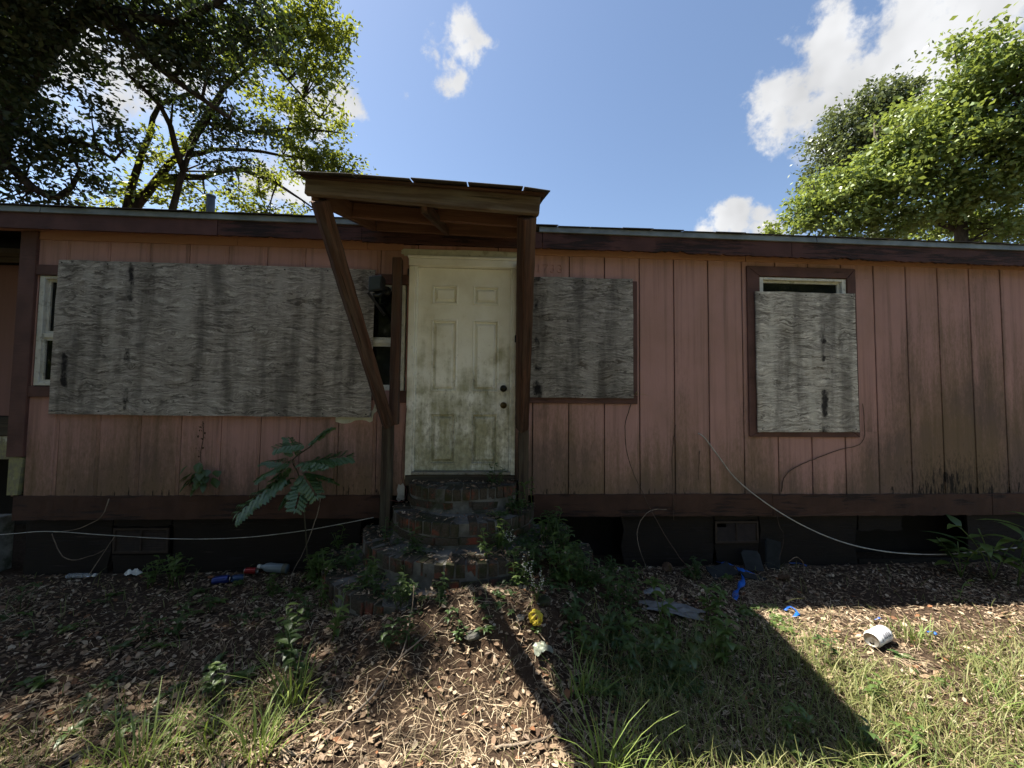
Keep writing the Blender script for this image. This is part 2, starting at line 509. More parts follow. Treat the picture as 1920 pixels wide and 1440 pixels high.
def mat_plywood(name):
    """silver-grey weathered plywood: contour-like cathedral grain, rain streaks, black mildew"""
    m = Mat(name)
    o = m.vadd(m.obj, m.comb(m.ma('MULTIPLY', m.rand, 23.0), 0.0, m.ma('MULTIPLY', m.rand, 11.0)))
    q = m.xyz(o)
    x, z = q[0], q[2]
    wob = m.noise(m.comb(m.ma('MULTIPLY', x, 2.2), 0.0, m.ma('MULTIPLY', z, 5.0)), 1.0, 5.0, .6)
    zz = m.ma('MULTIPLY_ADD', wob, .24, z)
    fib = m.noise(m.comb(m.ma('MULTIPLY', x, 5.0), 0.0, m.ma('MULTIPLY', zz, 72.0)), 1.0, 6.0, .70)
    fib2 = m.noise(m.comb(m.ma('MULTIPLY', x, 11.0), 0.0, m.ma('MULTIPLY', z, 170.0)), 1.0, 4.0, .75)
    ridge = m.ma('ABSOLUTE', m.ma('SUBTRACT', m.noise(m.comb(m.ma('MULTIPLY', x, 1.5), 0.0, m.ma('MULTIPLY', zz, 13.0)), 1.0, 3.5, .55, .6), .5))
    line = m.step(ridge, .004, .030, 1.0, 0.0)
    patch = m.noise(m.comb(m.ma('MULTIPLY', x, 2.6), 0.0, m.ma('MULTIPLY', z, 2.4)), 1.0, 5.0, .6)
    g = m.ma('ADD', m.ma('MULTIPLY', fib, .78), m.ma('MULTIPLY', fib2, .22))
    c = m.ramp(g, [(.33, (.075, .068, .060)), (.43, (.225, .21, .19)), (.52, (.41, .385, .35)), (.62, (.66, .63, .58))])
    c = m.mix(m.ma('MULTIPLY', line, m.step(patch, .35, .62, .2, .8)), c, (.075, .066, .056))
    c = m.mix(m.step(patch, .52, .75, 0, .55), c, m.mix(.5, c, (.26, .20, .125)))
    wp = m.xyz(m.pos)
    col = m.noise(m.comb(m.ma('MULTIPLY_ADD', wob, .35, m.ma('MULTIPLY', x, 5.2)), 0.0, m.ma('MULTIPLY', z, .55)), 1.0, 4.0, .55)
    c = m.mix(m.step(col, .46, .66, 0, .6), c, (.070, .064, .058))
    c = m.mix(m.step(col, .44, .34, 0, .4), c, (.50, .48, .44))
    # runs of black mildew under the screws of each sheet
    runs = None
    for cx, w_, k_ in ((-3.83, .05, 1.0), (-3.30, .06, .75), (-2.55, .05, .35), (-1.75, .06, .3), (.45, .07, .95), (1.22, .06, .45), (2.83, .05, .6), (3.33, .07, .85), (3.05, .04, .3)):
        d = m.ma('DIVIDE', m.ma('SUBTRACT', wp[0], cx), w_)
        e = m.ma('MULTIPLY', m.ma('SUBTRACT', 1.0, m.ma('MULTIPLY', d, d), clamp=True), k_)
        runs = e if runs is None else m.ma('MAXIMUM', runs, e)
    brk = m.noise(m.comb(m.ma('MULTIPLY', wp[0], 7.0), 0.0, m.ma('MULTIPLY', wp[2], 4.2)), 1.0, 7.0, .72)
    brk2 = m.ma('ADD', m.ma('MULTIPLY', brk, .8), m.ma('MULTIPLY', fib, .35))
    gap = m.noise(m.comb(m.ma('MULTIPLY', wp[0], 2.5), 0.0, m.ma('MULTIPLY', wp[2], 3.3)), 1.0, 3.0, .6)
    runs = m.ma('MULTIPLY', runs, m.step(gap, .40, .58, .15, 1.0))
    c = m.mix(m.step(m.ma('ADD', m.ma('MULTIPLY', runs, .42), brk2), .80, .96, 0, .95), c, (.012, .011, .013))
    c = m.mix(m.step(brk2, .74, .86, 0, .8), c, (.035, .031, .028))
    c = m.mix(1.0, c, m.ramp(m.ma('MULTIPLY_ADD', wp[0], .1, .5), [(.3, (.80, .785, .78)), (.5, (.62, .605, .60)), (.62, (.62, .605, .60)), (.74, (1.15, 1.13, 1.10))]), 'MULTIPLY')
    h = m.ma('ADD', m.ma('MULTIPLY', line, -.5), g)
    return m.done(c, .9, m.bump(h, .5, .004), spec=.15)
def mat_fascia(name, base, rot=.5):
    m = Mat(name)
    p = m.xyz(m.pos)
    x, z = p[0], p[2]
    st = m.noise(m.comb(m.ma('MULTIPLY', x, 3.2), 0.0, m.ma('MULTIPLY', z, 46.0)), 1.0, 7.0, .7)
    big = m.noise(m.comb(m.ma('MULTIPLY', x, 1.6), 0.0, m.ma('MULTIPLY', z, 5.0)), 1.0, 3.0, .5)
    k = m.ma('ADD', m.ma('MULTIPLY', st, .8), m.ma('MULTIPLY', big, .6))
    r = m.step(k, .84 - .16 * rot, .93 - .14 * rot)
    c = m.mix(m.step(m.noise(m.pos, 5.0, 4.0), .3, .7), base, tuple(q * .68 for q in base))
    c = m.mix(m.ma('MULTIPLY', r, .9), c, m.mix(m.step(st, .62, .72), (.016, .011, .010), (.085, .060, .042)))
    return m.done(c, .75, m.bump(m.ma('ADD', m.ma('MULTIPLY', r, -1.0), m.ma('MULTIPLY', st, .8)), .6, .012), spec=.25)
def mat_brick(name):
    m = Mat(name)
    n = m.noise(m.pos, 9.0, 5.0, .6)
    f = m.noise(m.pos, 90.0, 4.0, .7)
    c = m.ramp(m.rand, [(0.0, (.20, .045, .028)), (.35, (.26, .07, .038)), (.7, (.15, .042, .032)), (1.0, (.30, .10, .055))])
    c = m.mix(m.step(f, .45, .75, 0, .5), c, (.10, .030, .024))
    c = m.mix(m.step(n, .33, .50, .3, .96), c, m.mix(m.step(f, .4, .6), (.065, .060, .050), (.040, .036, .026)))
    nz_ = m.xyz(m.add('ShaderNodeNewGeometry').outputs['Normal'])[2]
    c = m.mix(m.ma('MULTIPLY', m.step(nz_, .4, .9), .8), c, m.mix(m.step(n, .4, .6), (.060, .056, .044), (.034, .032, .020)))
    c = m.mix(m.step(m.noise(m.pos, 5.0, 6.0, .65), .48, .62, 0, .85), c, (.028, .034, .013))
    return m.done(c, .92, m.bump(m.ma('ADD', f, m.ma('MULTIPLY', n, 1.2)), .6, .012), spec=.15)
def mat_concrete(name, col=(.16, .155, .14)):
    m = Mat(name)
    n = m.noise(m.pos, 7.0, 6.0, .65)
    f = m.noise(m.pos, 120.0, 4.0, .7)
    c = m.mix(m.step(n, .35, .65), col, tuple(k * .5 for k in col))
    c = m.mix(m.step(m.noise(m.pos, 3.6, 6.0, .65), .5, .66, 0, .8), c, (.035, .042, .018))
    return m.done(c, .95, m.bump(m.ma('ADD', m.ma('MULTIPLY', f, .5), n), .6, .015), spec=.12)
def mat_door(name, moss=1.0):
    m = Mat(name)
    p = m.xyz(m.pos)
    x, z = p[0], p[2]
    n = m.noise(m.pos, 4.2, 6.0, .62)
    f = m.noise(m.comb(m.ma('MULTIPLY', x, 26.0), p[1], m.ma('MULTIPLY', z, 17.0)), 1.0, 6.0, .7)
    run = m.noise(m.comb(m.ma('MULTIPLY', x, 13.0), 0.0, m.ma('MULTIPLY', z, 1.3)), 1.0, 5.0, .6)
    c = m.mix(m.step(n, .35, .7), (.86, .86, .82), (.76, .75, .69))
    low = m.step(z, .95, 2.7, 1.0, 0.0)
    k = m.ma('ADD', m.ma('MULTIPLY', n, .62), m.ma('ADD', m.ma('MULTIPLY', run, .42), m.ma('MULTIPLY', low, .30)))
    c = m.mix(m.ma('MULTIPLY', m.step(k, .60, .86), .80 * moss), c, (.24, .235, .11))
    # the film has washed off in a ragged patch round the lock
    c = m.mix(m.ma('MULTIPLY', m.step(m.ma('ADD', f, m.ma('MULTIPLY', low, .24)), .64, .86), .6 * moss), c, (.16, .155, .11))
    c = m.mix(m.ma('MULTIPLY', m.step(m.noise(m.pos, 38.0, 5.0, .7), .66, .76), .5), c, (.10, .095, .07))
    return m.done(c, .6, m.bump(f, .15, .004), spec=.35)
def mat_leaf(name, a, b, trans, tmix=.38, gloss=.06, isl=True, rough=.45):
    """thin leaf: diffuse on top, light coming through, a slight sheen; colour varies from leaf to leaf"""
    m = Mat(name)
    r = m.island() if isl else m.rand
    c = m.mix(r, a, b)
    d = m.add('ShaderNodeBsdfDiffuse')
    m.plug(d.inputs[0], c)
    t = m.add('ShaderNodeBsdfTranslucent')
    m.plug(t.inputs[0], m.mix(r, trans, tuple(k * .6 for k in trans)))
    g = m.add('ShaderNodeBsdfGlossy')
    g.inputs['Color'].default_value = (.9, .95, .9, 1)
    g.inputs['Roughness'].default_value = rough
    s1 = m.add('ShaderNodeMixShader')
    s1.inputs[0].default_value = tmix
    m.t.links.new(d.outputs[0], s1.inputs[1])
    m.t.links.new(t.outputs[0], s1.inputs[2])
    s2 = m.add('ShaderNodeMixShader')
    s2.inputs[0].default_value = gloss
    m.t.links.new(s1.outputs[0], s2.inputs[1])
    m.t.links.new(g.outputs[0], s2.inputs[2])
    m.t.links.new(s2.outputs[0], m.out.inputs['Surface'])
    return m.m
def mat_litter(name, stops, rough=.8, tr=.15):
    m = Mat(name)
    r = m.island()
    c = m.ramp(r, stops)
    c = m.mix(m.step(m.noise(m.pos, 60.0, 3.0), .4, .7, 0, .45), c, m.mix(.6, c, (.05, .03, .02)))
    d = m.add('ShaderNodeBsdfDiffuse')
    m.plug(d.inputs[0], c)
    t = m.add('ShaderNodeBsdfTranslucent')
    m.plug(t.inputs[0], c)
    s1 = m.add('ShaderNodeMixShader')
    s1.inputs[0].default_value = tr
    m.t.links.new(d.outputs[0], s1.inputs[1])
    m.t.links.new(t.outputs[0], s1.inputs[2])
    m.t.links.new(s1.outputs[0], m.out.inputs['Surface'])
    return m.m
def mat_bark(name, a=(.055, .042, .032), b=(.016, .013, .011)):
    m = Mat(name)
    n = m.noise(m.mul(m.pos, (9.0, 9.0, 2.2)), 1.0, 6.0, .65)
    return m.done(m.mix(m.step(n, .35, .65), b, a), .95, m.bump(n, .8, .03), spec=.1)
def mat_shingle(name):
    m = Mat(name)
    g = m.noise(m.pos, 260.0, 3.0, .8)
    n = m.noise(m.pos, 6.0, 5.0, .6)
    c = m.ramp(g, [(.3, (.035, .030, .028)), (.55, (.085, .075, .068)), (.8, (.17, .155, .14))])
    c = m.mix(m.step(n, .45, .7, 0, .6), c, (.045, .042, .03))
    return m.done(c, .95, m.bump(g, .5, .004), spec=.15)
def mat_soil(name):
    m = Mat(name)
    n = m.noise(m.pos, 2.3, 6.0, .65)
    f = m.noise(m.pos, 38.0, 6.0, .75)
    c = m.ramp(f, [(.25, (.018, .012, .008)), (.5, (.055, .037, .025)), (.75, (.13, .092, .064))])
    c = m.mix(m.step(n, .45, .7, 0, .6), c, (.075, .046, .028))
    far = m.step(m.ma('MULTIPLY', m.xyz(m.pos)[1], -1.0), 3.4, 6.0)
    c = m.mix(far, c, m.mix(m.step(f, .35, .65), (.05, .06, .02), (.15, .125, .06)))
    return m.done(c, .95, m.bump(m.ma('ADD', f, n), .9, .03), spec=.1)

M_SIDING = mat_siding('pink_siding_paint', (.40, .228, .202))
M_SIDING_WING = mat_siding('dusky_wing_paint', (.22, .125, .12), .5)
M_FRIEZE = mat_siding('bounce_warmed_frieze_paint', (.33, .172, .115), .15)  # warmer than the siding: light bounced off the ground is in the colour
M_FASCIA = mat_fascia('brown_fascia_paint', (.105, .050, .046), .25)
M_FASCIA_ROT = mat_fascia('rotten_fascia_paint', (.085, .038, .034), .95)
M_TRIM = mat_fascia('brown_trim_paint', (.115, .058, .050), .12)
M_SKIRT = mat_fascia('sill_board_paint', (.062, .030, .021), .6)
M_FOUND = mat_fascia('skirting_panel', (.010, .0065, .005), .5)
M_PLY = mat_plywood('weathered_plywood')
M_DOOR = mat_door('mildewed_white_paint')
M_CASING = mat_door('casing_white_paint', .65)
M_WHITE = plain('white_vinyl', (.62, .62, .58), .45, var=.12, dirt=(.22, .21, .17))
M_PRIMER = plain('bare_primer', (.52, .52, .44), .8, var=.12, dirt=(.24, .22, .16))
M_GLASS = Mat('dark_window_glass')
M_GLASS = M_GLASS.done((.006, .007, .007), .06, spec=.32)
M_TIMBER = mat_wood('weathered_brown_timber', (.105, .054, .037), (.042, .022, .016), (.095, .080, .066), .5, cracks=.85)
M_TIMBER_GRAY = mat_wood('grey_driftwood_timber', (.165, .125, .092), (.085, .058, .041), (.165, .15, .132), .75, cracks=.8)
M_TIMBER_DARK = mat_wood('mouldy_timber', (.075, .056, .040), (.030, .022, .017), (.080, .080, .060), .6)
M_TIMBER_PINK = mat_wood('painted_salmon_timber', (.20, .105, .070), (.14, .072, .050), (.10, .062, .045), .45, cracks=.25)
M_SHINGLE = mat_shingle('asphalt_shingle')
M_METAL = plain('galvanised_drip_edge', (.22, .24, .225), .5, .3, var=.25, scale=5, spec=.5)
M_DARKMETAL = plain('dark_bronze_metal', (.020, .018, .016), .38, .6, spec=.5)
M_BRASS = plain('tarnished_brass', (.17, .115, .045), .42, .85, spec=.5)
M_BLACK = plain('black_plastic', (.014, .016, .019), .42, var=.2, spec=.5)
M_LENS = plain('grey_lamp_lens', (.05, .062, .068), .25, var=.15, spec=.6)
M_VOID = plain('unlit_void_black', (.012, .010, .009), .95)  # near-black stands in for the unlit depth behind gaps and openings
M_BRICK = mat_brick('mossy_red_brick')
M_MORTAR = mat_concrete('grey_mortar')
M_BLOCK = mat_concrete('concrete_block_grey', (.27, .27, .25))
M_SOIL = mat_soil('soil')
M_BARK = mat_bark('dark_bark')
M_BARK2 = mat_bark('grey_bark', (.11, .095, .08), (.04, .033, .028))
M_STICK = mat_bark('dry_stick_bark', (.26, .21, .16), (.11, .085, .065))
M_VINE = plain('dry_vine_brown', (.085, .055, .038), .9)
M_LEAF_DARK = mat_leaf('oak_leaf_dark', (.018, .028, .011), (.034, .046, .015), (.055, .085, .014), .28, .04)
M_LEAF_MID = mat_leaf('pecan_leaf', (.060, .090, .018), (.10, .125, .022), (.30, .34, .035), .48, .03)
M_LEAF_LIGHT = mat_leaf('maple_leaf_light', (.095, .150, .036), (.19, .23, .058), (.31, .38, .065), .36, .045, rough=.45)
M_LEAF_OLIVE = mat_leaf('olive_leaf', (.070, .095, .040), (.11, .13, .056), (.17, .21, .055), .32, .06, rough=.4)
M_WEED = mat_leaf('weed_leaf', (.055, .100, .020), (.10, .145, .030), (.16, .24, .03), .3, .05)
M_WEED_DARK = mat_leaf('dark_weed_leaf', (.036, .070, .018), (.060, .098, .025), (.09, .15, .02), .25, .05)
M_SAPLING = mat_leaf('sapling_leaf', (.040, .100, .032), (.060, .125, .034), (.10, .2, .035), .3, .08)
M_GRASS = mat_leaf('grass_blade', (.085, .120, .025), (.25, .235, .095), (.20, .25, .05), .32, .025, rough=.6)
M_GRASS_TALL = mat_leaf('tall_grass_blade', (.11, .17, .035), (.19, .24, .06), (.22, .30, .05), .32, .03, rough=.6)
M_STRAW = mat_litter('dry_straw', [(0, (.12, .085, .055)), (.3, (.26, .20, .13)), (.6, (.44, .35, .235)), (.85, (.60, .50, .35)), (1, (.085, .054, .036))])
M_LITTER = mat_litter('dead_leaf', [(0, (.18, .122, .082)), (.2, (.33, .24, .16)), (.4, (.085, .057, .040)), (.6, (.26, .19, .13)), (.75, (.48, .38, .26)), (.88, (.40, .34, .26)), (.95, (.26, .125, .065)), (1, (.12, .072, .047))])

# ------------------------------------------------------------------ ground height
_ph = RNG.uniform(0, 6.28, (9, 2))
_kk = RNG.uniform(2.0, 9.0, (9, 2)) * np.where(RNG.random((9, 2)) < .5, -1, 1)
def gz(x, y):
    x = np.asarray(x, dtype=float)
    y = np.asarray(y, dtype=float)
    z = .13 * np.exp(-((x + .2) / 1.5) ** 2 - ((y + .95) / .6) ** 2) + .22 * np.exp(-((x + .05) / .62) ** 2 - ((y + 1.14) / .30) ** 2) + .36 * np.exp(-((x - .50) / .36) ** 2 - ((y + .48) / .40) ** 2)
    s = 0
    for (a, b), (p, q) in zip(_kk, _ph):
        s = s + np.sin(a * x + p) * np.sin(b * y + q) * (2.2 / (abs(a) + abs(b)))
    near = np.clip((4.2 + y) / 1.0, 0, 1) * np.clip((.6 - y) / .3, 0, 1)
    return z + .012 * s * near
def gzf(x, y):
    return float(gz(x, y))

# ------------------------------------------------------------------ house
house = tag(empty('house', (0, 0, 0)), 'boarded up single storey house with faded pink grooved siding', 'house')
def ez(x):
    return 3.281 - .0042 * (x + 3.0)
X_L, X_R, Y_B = -4.29, 8.6, 7.6
# hidden core behind the siding, crawlspace under it
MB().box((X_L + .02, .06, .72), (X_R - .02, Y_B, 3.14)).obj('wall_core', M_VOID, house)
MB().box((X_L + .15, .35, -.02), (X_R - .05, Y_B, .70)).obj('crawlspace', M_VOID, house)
# siding boards between grooves: each a part, cut round the openings
OPEN = [(-4.14, -.815, 1.69, 2.71), (-.80, .24, .60, 3.06), (2.685, 3.63, 1.33, 2.895), (5.72, 6.66, 1.6, 2.9)]
def rect_minus(rects, hole):
    out = []
    hx0, hx1, hz0, hz1 = hole
    for x0, x1, z0, z1 in rects:
        if hx0 >= x1 or hx1 <= x0 or hz0 >= z1 or hz1 <= z0:
            out.append((x0, x1, z0, z1))
            continue
        if hz1 < z1:
            out.append((x0, x1, hz1, z1))
        if hz0 > z0:
            out.append((x0, x1, z0, hz0))
        a, b = max(z0, hz0), min(z1, hz1)
        if hx0 > x0:
            out.append((x0, hx0, a, b))
        if hx1 < x1:
            out.append((hx1, x1, a, b))
    return [r for r in out if r[1] - r[0] > .012 and r[3] - r[2] > .01]
edges = [X_L + .135, -3.887] + [-3.887 + .352 * i for i in range(1, 10)] + [.054 + .352 * i for i in range(0, 25)]
edges = [e for e in edges if e < X_R] + [X_R]
for a, b in zip(edges[:-1], edges[1:]):
    rects = [(a, b, .70, 3.10)]
    for h in OPEN:
        rects = rect_minus(rects, h)
    for x0, x1, z0, z1 in rects:
        lip = x1 > b - 1e-6 and x1 - x0 > .09
        dz = random.uniform(0, .006)
        g0 = .004 if x0 < a + 1e-6 else 0.0
        g1 = .004 if x1 > b - 1e-6 else 0.0
        mb = MB()
        z0b = z0 + (dz if z0 < .71 else 0)
        if lip:
            mb.flat_prism([(x0 + g0, 0), (x1 - .034, 0), (x1 - .031, .0055), (x1 - g1, .0055), (x1 - g1, .02), (x0 + g0, .02)], z0b, z1)
        else:
            mb.flat_prism([(x0 + g0, 0), (x1 - g1, 0), (x1 - g1, .02), (x0 + g0, .02)], z0b, z1)
        o = mb.obj('siding_board', M_SIDING, house, bevel=.0015)
        o.location.y = random.uniform(-.0012, .0012)
# corner, frieze, soffit
MB().box((X_L, -.028, 1.06), (X_L + .14, .03, 3.10)).obj('corner_trim', M_TRIM, house, bevel=.004)
cw = MB().poly_prism([(X_L + .012, .72), (X_L + .10, .72), (X_L + .128, 1.05), (X_L + .07, 1.058), (X_L + .012, 1.052)], -.012, .024).obj('corner_trim', mat_door('peeled_corner', 1.5), house)
tag(cw, 'bare whitish lower end of the corner trim')
for a, b in ((X_L + .145, -2.4), (-2.395, -1.2), (-1.195, -.86), (.30, 2.55), (2.555, 5.0), (5.005, X_R)):
    MB().box((a, -.014, 3.035), (b, -.0015, 3.12)).obj('frieze_board', M_FRIEZE, house, bevel=.002)
MB().box((X_L - 3.2, -.098, 3.112), (X_R, .0, 3.124)).obj('soffit', M_FRIEZE, house)
# fascia boards, the rotten ones with a torn lower edge
def fascia(a, b, depth, mat, rough, seed, notch=None, y=-.122, th=.022):
    rnd = random.Random(seed)
    n = max(3, int((b - a) / .03))
    top, bot = [], []
    for i in range(n + 1):
        x = a + (b - a) * i / n
        k = rnd.gauss(0, 1) * rough
        if notch:
            for (c, w, d) in notch:
                k += d * math.exp(-((x - c) / w) ** 2) * rnd.uniform(.6, 1.2)
        top.append((x, ez(x) - .052))
        bot.append((x, ez(x) - depth + abs(k)))
    mb = MB()
    for i in range(n + 1):
        for yy in (y, y + th):
            mb.v.append((top[i][0], yy, top[i][1]))
            mb.v.append((bot[i][0], yy, bot[i][1]))
    for i in range(n):
        p, q = i * 4, i * 4 + 4
        mb.f += [(p, p + 1, q + 1, q), (p + 3, p + 2, q + 2, q + 3), (p + 1, p + 3, q + 3, q + 1), (p + 2, p, q, q + 2)]
    mb.f += [(0, 2, 3, 1), (n * 4 + 1, n * 4 + 3, n * 4 + 2, n * 4)]
    return mb.obj('fascia_board', mat, house)
fascia(-7.55, -4.9, .195, M_FASCIA, .0006, 9)
fascia(-4.894, -2.512, .195, M_FASCIA, .0006, 1)
fascia(-2.506, -1.22, .197, M_FASCIA_ROT, .004, 2)
tag(fascia(-1.216, .47, .208, M_FASCIA_ROT, .004, 3), 'blackened length of fascia under the awning')
tag(fascia(.476, 2.95, .208, M_FASCIA_ROT, .006, 4, notch=[(1.75, .12, .022), (1.35, .2, .012)]), 'rotten fascia board split open along its lower edge')
fascia(2.956, 5.6, .212, M_FASCIA_ROT, .006, 5, notch=[(3.6, .3, .012)])
fascia(5.606, X_R, .212, M_FASCIA_ROT, .004, 6)
for a, b in ((-7.57, -4.02), (-4.014, -1.2), (.44, 3.2), (3.206, 6.2), (6.206, X_R)):
    mb = MB()
    for x in (a, b):
        e = ez(x)
        mb.v += [(x, -.128, e - .056), (x, -.138, e - .052), (x, -.132, e), (x, -.03, e + .026)]
    mb.f += [(0, 1, 5, 4), (1, 2, 6, 5), (2, 3, 7, 6)]
    mb.obj('drip_edge', M_METAL, house)
# roof
RX0, RX1 = -7.6, X_R + .25  # left end stretched out of view to keep the wing in shade
mb = MB()
for x in (RX0, RX1):
    e = ez(x)
    mb.v += [(x, -.125, e + .0035), (x, 3.8, e + .98), (x, Y_B + .3, e + .03), (x, Y_B + .3, e - .02), (x, 3.8, e + .93), (x, -.085, e - .028)]
mb.f += [(0, 1, 7, 6), (1, 2, 8, 7), (2, 3, 9, 8), (3, 4, 10, 9), (4, 5, 11, 10), (5, 0, 6, 11), (5, 4, 3, 2, 1, 0), (6, 7, 8, 9, 10, 11)]
roof = mb.obj('roof', M_SHINGLE, house)
rx = RX0
while rx < RX1 - .1:
    w = random.choice((.305, .305, .3, .31))
    e = ez(rx)
    yo = random.uniform(-.008, .006)
    zo = random.uniform(.0045, .010)
    mb = MB()
    mb.v = [(rx + .002, -.148 + yo, e + zo - .004), (rx + w - .002, -.148 + yo, e + zo - .003), (rx + w - .002, .16, e + zo + .0735), (rx + .002, .16, e + zo + .0735)]
    mb.v += [(v[0], v[1], v[2] + .007) for v in mb.v]
    mb.f = [(3, 2, 1, 0), (4, 5, 6, 7), (0, 1, 5, 4), (1, 2, 6, 5), (2, 3, 7, 6), (3, 0, 4, 7)]
    if rx < -1.2 or rx > .2:
        mb.obj('shingle', M_SHINGLE, roof)
    rx += w
vp = MB().lathe([(.043, 0), (.043, .40), (.036, .40), (.036, .30)], 18, Matrix.Translation((-3.385, 1.0, 3.62))).obj('vent_pipe', plain('grey_vent_pipe', (.075, .080, .090), .55), house, True)
MB().lathe([(.044, -.008), (.050, -.006), (.050, .010), (.037, .013)], 18, Matrix.Translation((-3.385, 1.0, 4.02))).obj('pipe_rim', M_METAL, vp, True)
# gable ends and back wall close the body
MB().box((X_L, .03, .70), (X_L + .02, Y_B, 3.14)).obj('end_wall', M_SIDING, house)
MB().box((X_R - .02, .03, .70), (X_R, Y_B, 3.14)).obj('end_wall', M_SIDING, house)
MB().box((X_L, Y_B - .02, .70), (X_R, Y_B + .02, 3.14)).obj('back_wall', M_SIDING, house)
# sill (skirt) boards and foundation panels
for a, b, dz in ((X_L + .08, -1.02, 0), (.42, 2.78, .002), (2.786, 5.1, -.004), (5.106, X_R, 0)):
    n = max(4, int((b - a) / .05))
    mb = MB()
    rnd = random.Random(int(a * 100))
    for i in range(n + 1):
        x = a + (b - a) * i / n
        for (yy, zz) in ((-.022, .503), (-.022, .712), (.02, .712), (.02, .503)):
            mb.v.append((x, yy + rnd.gauss(0, .0012), zz + dz + rnd.gauss(0, .0022)))
    for i in range(n):
        for k in range(4):
            k2 = (k + 1) % 4
            mb.f.append((i * 4 + k, (i + 1) * 4 + k, (i + 1) * 4 + k2, i * 4 + k2))
    mb.f += [(0, 1, 2, 3), (n * 4 + 3, n * 4 + 2, n * 4 + 1, n * 4)]
    mb.obj('sill_board', M_SKIRT, house)
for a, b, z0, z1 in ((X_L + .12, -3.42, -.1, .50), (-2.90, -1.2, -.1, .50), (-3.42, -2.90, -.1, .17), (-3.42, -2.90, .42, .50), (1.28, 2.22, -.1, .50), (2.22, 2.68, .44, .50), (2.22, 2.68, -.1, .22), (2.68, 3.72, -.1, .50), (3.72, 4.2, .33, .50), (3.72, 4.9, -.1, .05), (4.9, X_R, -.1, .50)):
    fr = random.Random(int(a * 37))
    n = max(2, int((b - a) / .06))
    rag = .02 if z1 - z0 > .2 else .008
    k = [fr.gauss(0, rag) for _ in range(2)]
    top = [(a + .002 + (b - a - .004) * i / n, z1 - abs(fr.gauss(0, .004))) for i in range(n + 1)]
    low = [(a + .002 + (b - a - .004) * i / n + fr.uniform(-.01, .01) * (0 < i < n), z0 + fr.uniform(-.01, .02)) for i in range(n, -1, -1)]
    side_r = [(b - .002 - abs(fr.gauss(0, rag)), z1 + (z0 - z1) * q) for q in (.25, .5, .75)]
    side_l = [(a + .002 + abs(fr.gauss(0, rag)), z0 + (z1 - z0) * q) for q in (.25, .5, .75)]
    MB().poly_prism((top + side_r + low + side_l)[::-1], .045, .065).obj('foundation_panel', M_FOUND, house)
M_VENT = plain('rusty_vent_brown', (.030, .018, .013), .7, var=.3, scale=20)
for x0, x1, z0, z1, gap in ((-3.40, -2.92, .185, .412, 0), (2.225, 2.668, .225, .438, 1)):
    v = MB()
    v.box((x0, .028, z0), (x1, .044, z0 + .02)).box((x0, .028, z1 - .02), (x1, .044, z1)).box((x0, .028, z0 + .02), (x0 + .02, .044, z1 - .02)).box((x1 - .02, .028, z0 + .02), (x1, .044, z1 - .02))
    v.box(((x0 + x1) / 2 - .006, .028, z0 + .02), ((x0 + x1) / 2 + .006, .044, z1 - .02))
    vo = v.obj('foundation_vent', M_VENT, house)
    n = 9
    for i in range(n):
        zc = z0 + .03 + (z1 - z0 - .06) * i / (n - 1)
        for (sa, sb) in ((x0 + .02, (x0 + x1) / 2 - .006), ((x0 + x1) / 2 + .006, x1 - .02)):
            if gap and i >= 7 and sa < x0 + .05:
                sa = (sa + sb) / 2
            s = MB()
            s.v = [(sa, .031, zc - .009), (sb, .031, zc - .009), (sb, .043, zc + .006), (sa, .043, zc + .006), (sa, .034, zc - .010), (sb, .034, zc - .010), (sb, .044, zc + .004), (sa, .044, zc + .004)]
            s.f = [(0, 1, 2, 3), (7, 6, 5, 4), (0, 4, 5, 1), (3, 2, 6, 7), (1, 5, 6, 2), (0, 3, 7, 4)]
            s.obj('slat', M_VENT, vo)

# windows: white vinyl double-hung sashes with brown trim
def window(x0, x1, z0, z1, mid):
    f = MB()
    t = .045
    f.box((x0, -.004, z0), (x0 + t, .05, z1)).box((x1 - t, -.004, z0), (x1, .05, z1)).box((x0 + t, -.004, z0), (x1 - t, .05, z0 + t * .7)).box((x0 + t, -.004, z1 - t * .6), (x1 - t, .05, z1))
    w = f.obj('window', M_WHITE, house, bevel=.003)
    MB().box((x0 + t, .003, mid - .022), (x1 - t, .05, mid + .022)).obj('meeting_rail', M_WHITE, w, bevel=.003)
    for k, (a, b, yy) in enumerate(((z0 + t * .7, mid - .022, .012), (mid + .022, z1 - t * .6, .028))):
        s = MB()
        q = .022
        s.box((x0 + t, yy, a), (x0 + t + q, .052, b)).box((x1 - t - q, yy, a), (x1 - t, .052, b)).box((x0 + t + q, yy, a), (x1 - t - q, .052, a + q)).box((x0 + t + q, yy, b - q), (x1 - t - q, .052, b))
        so = s.obj('sash', M_WHITE, w)
        MB().box((x0 + t + q, yy + .014, a + q), (x1 - t - q, yy + .018, b - q)).obj('pane', M_GLASS, w)
    return w
def trim(a, b, c, d, y=-.018):
    return MB().box((a, y, c), (b, -.0015, d)).obj('window_trim', M_TRIM, house, bevel=.003)
window(-4.128, -3.12, 1.698, 2.703, 2.155)
window(-1.90, -.828, 1.690, 2.703, 2.155)
trim(-4.150, -.79, 2.706, 2.80, -.022)
trim(-4.150, -1.02, 1.595, 1.69, -.022)
trim(-.875, -.795, 1.575, 1.688, -.020)
trim(.30, 1.432, 1.585, 1.668)
trim(1.372, 1.432, 1.670, 2.80)
trim(.30, 1.370, 2.72, 2.80)
window(2.695, 3.622, 1.338, 2.886, 2.1)
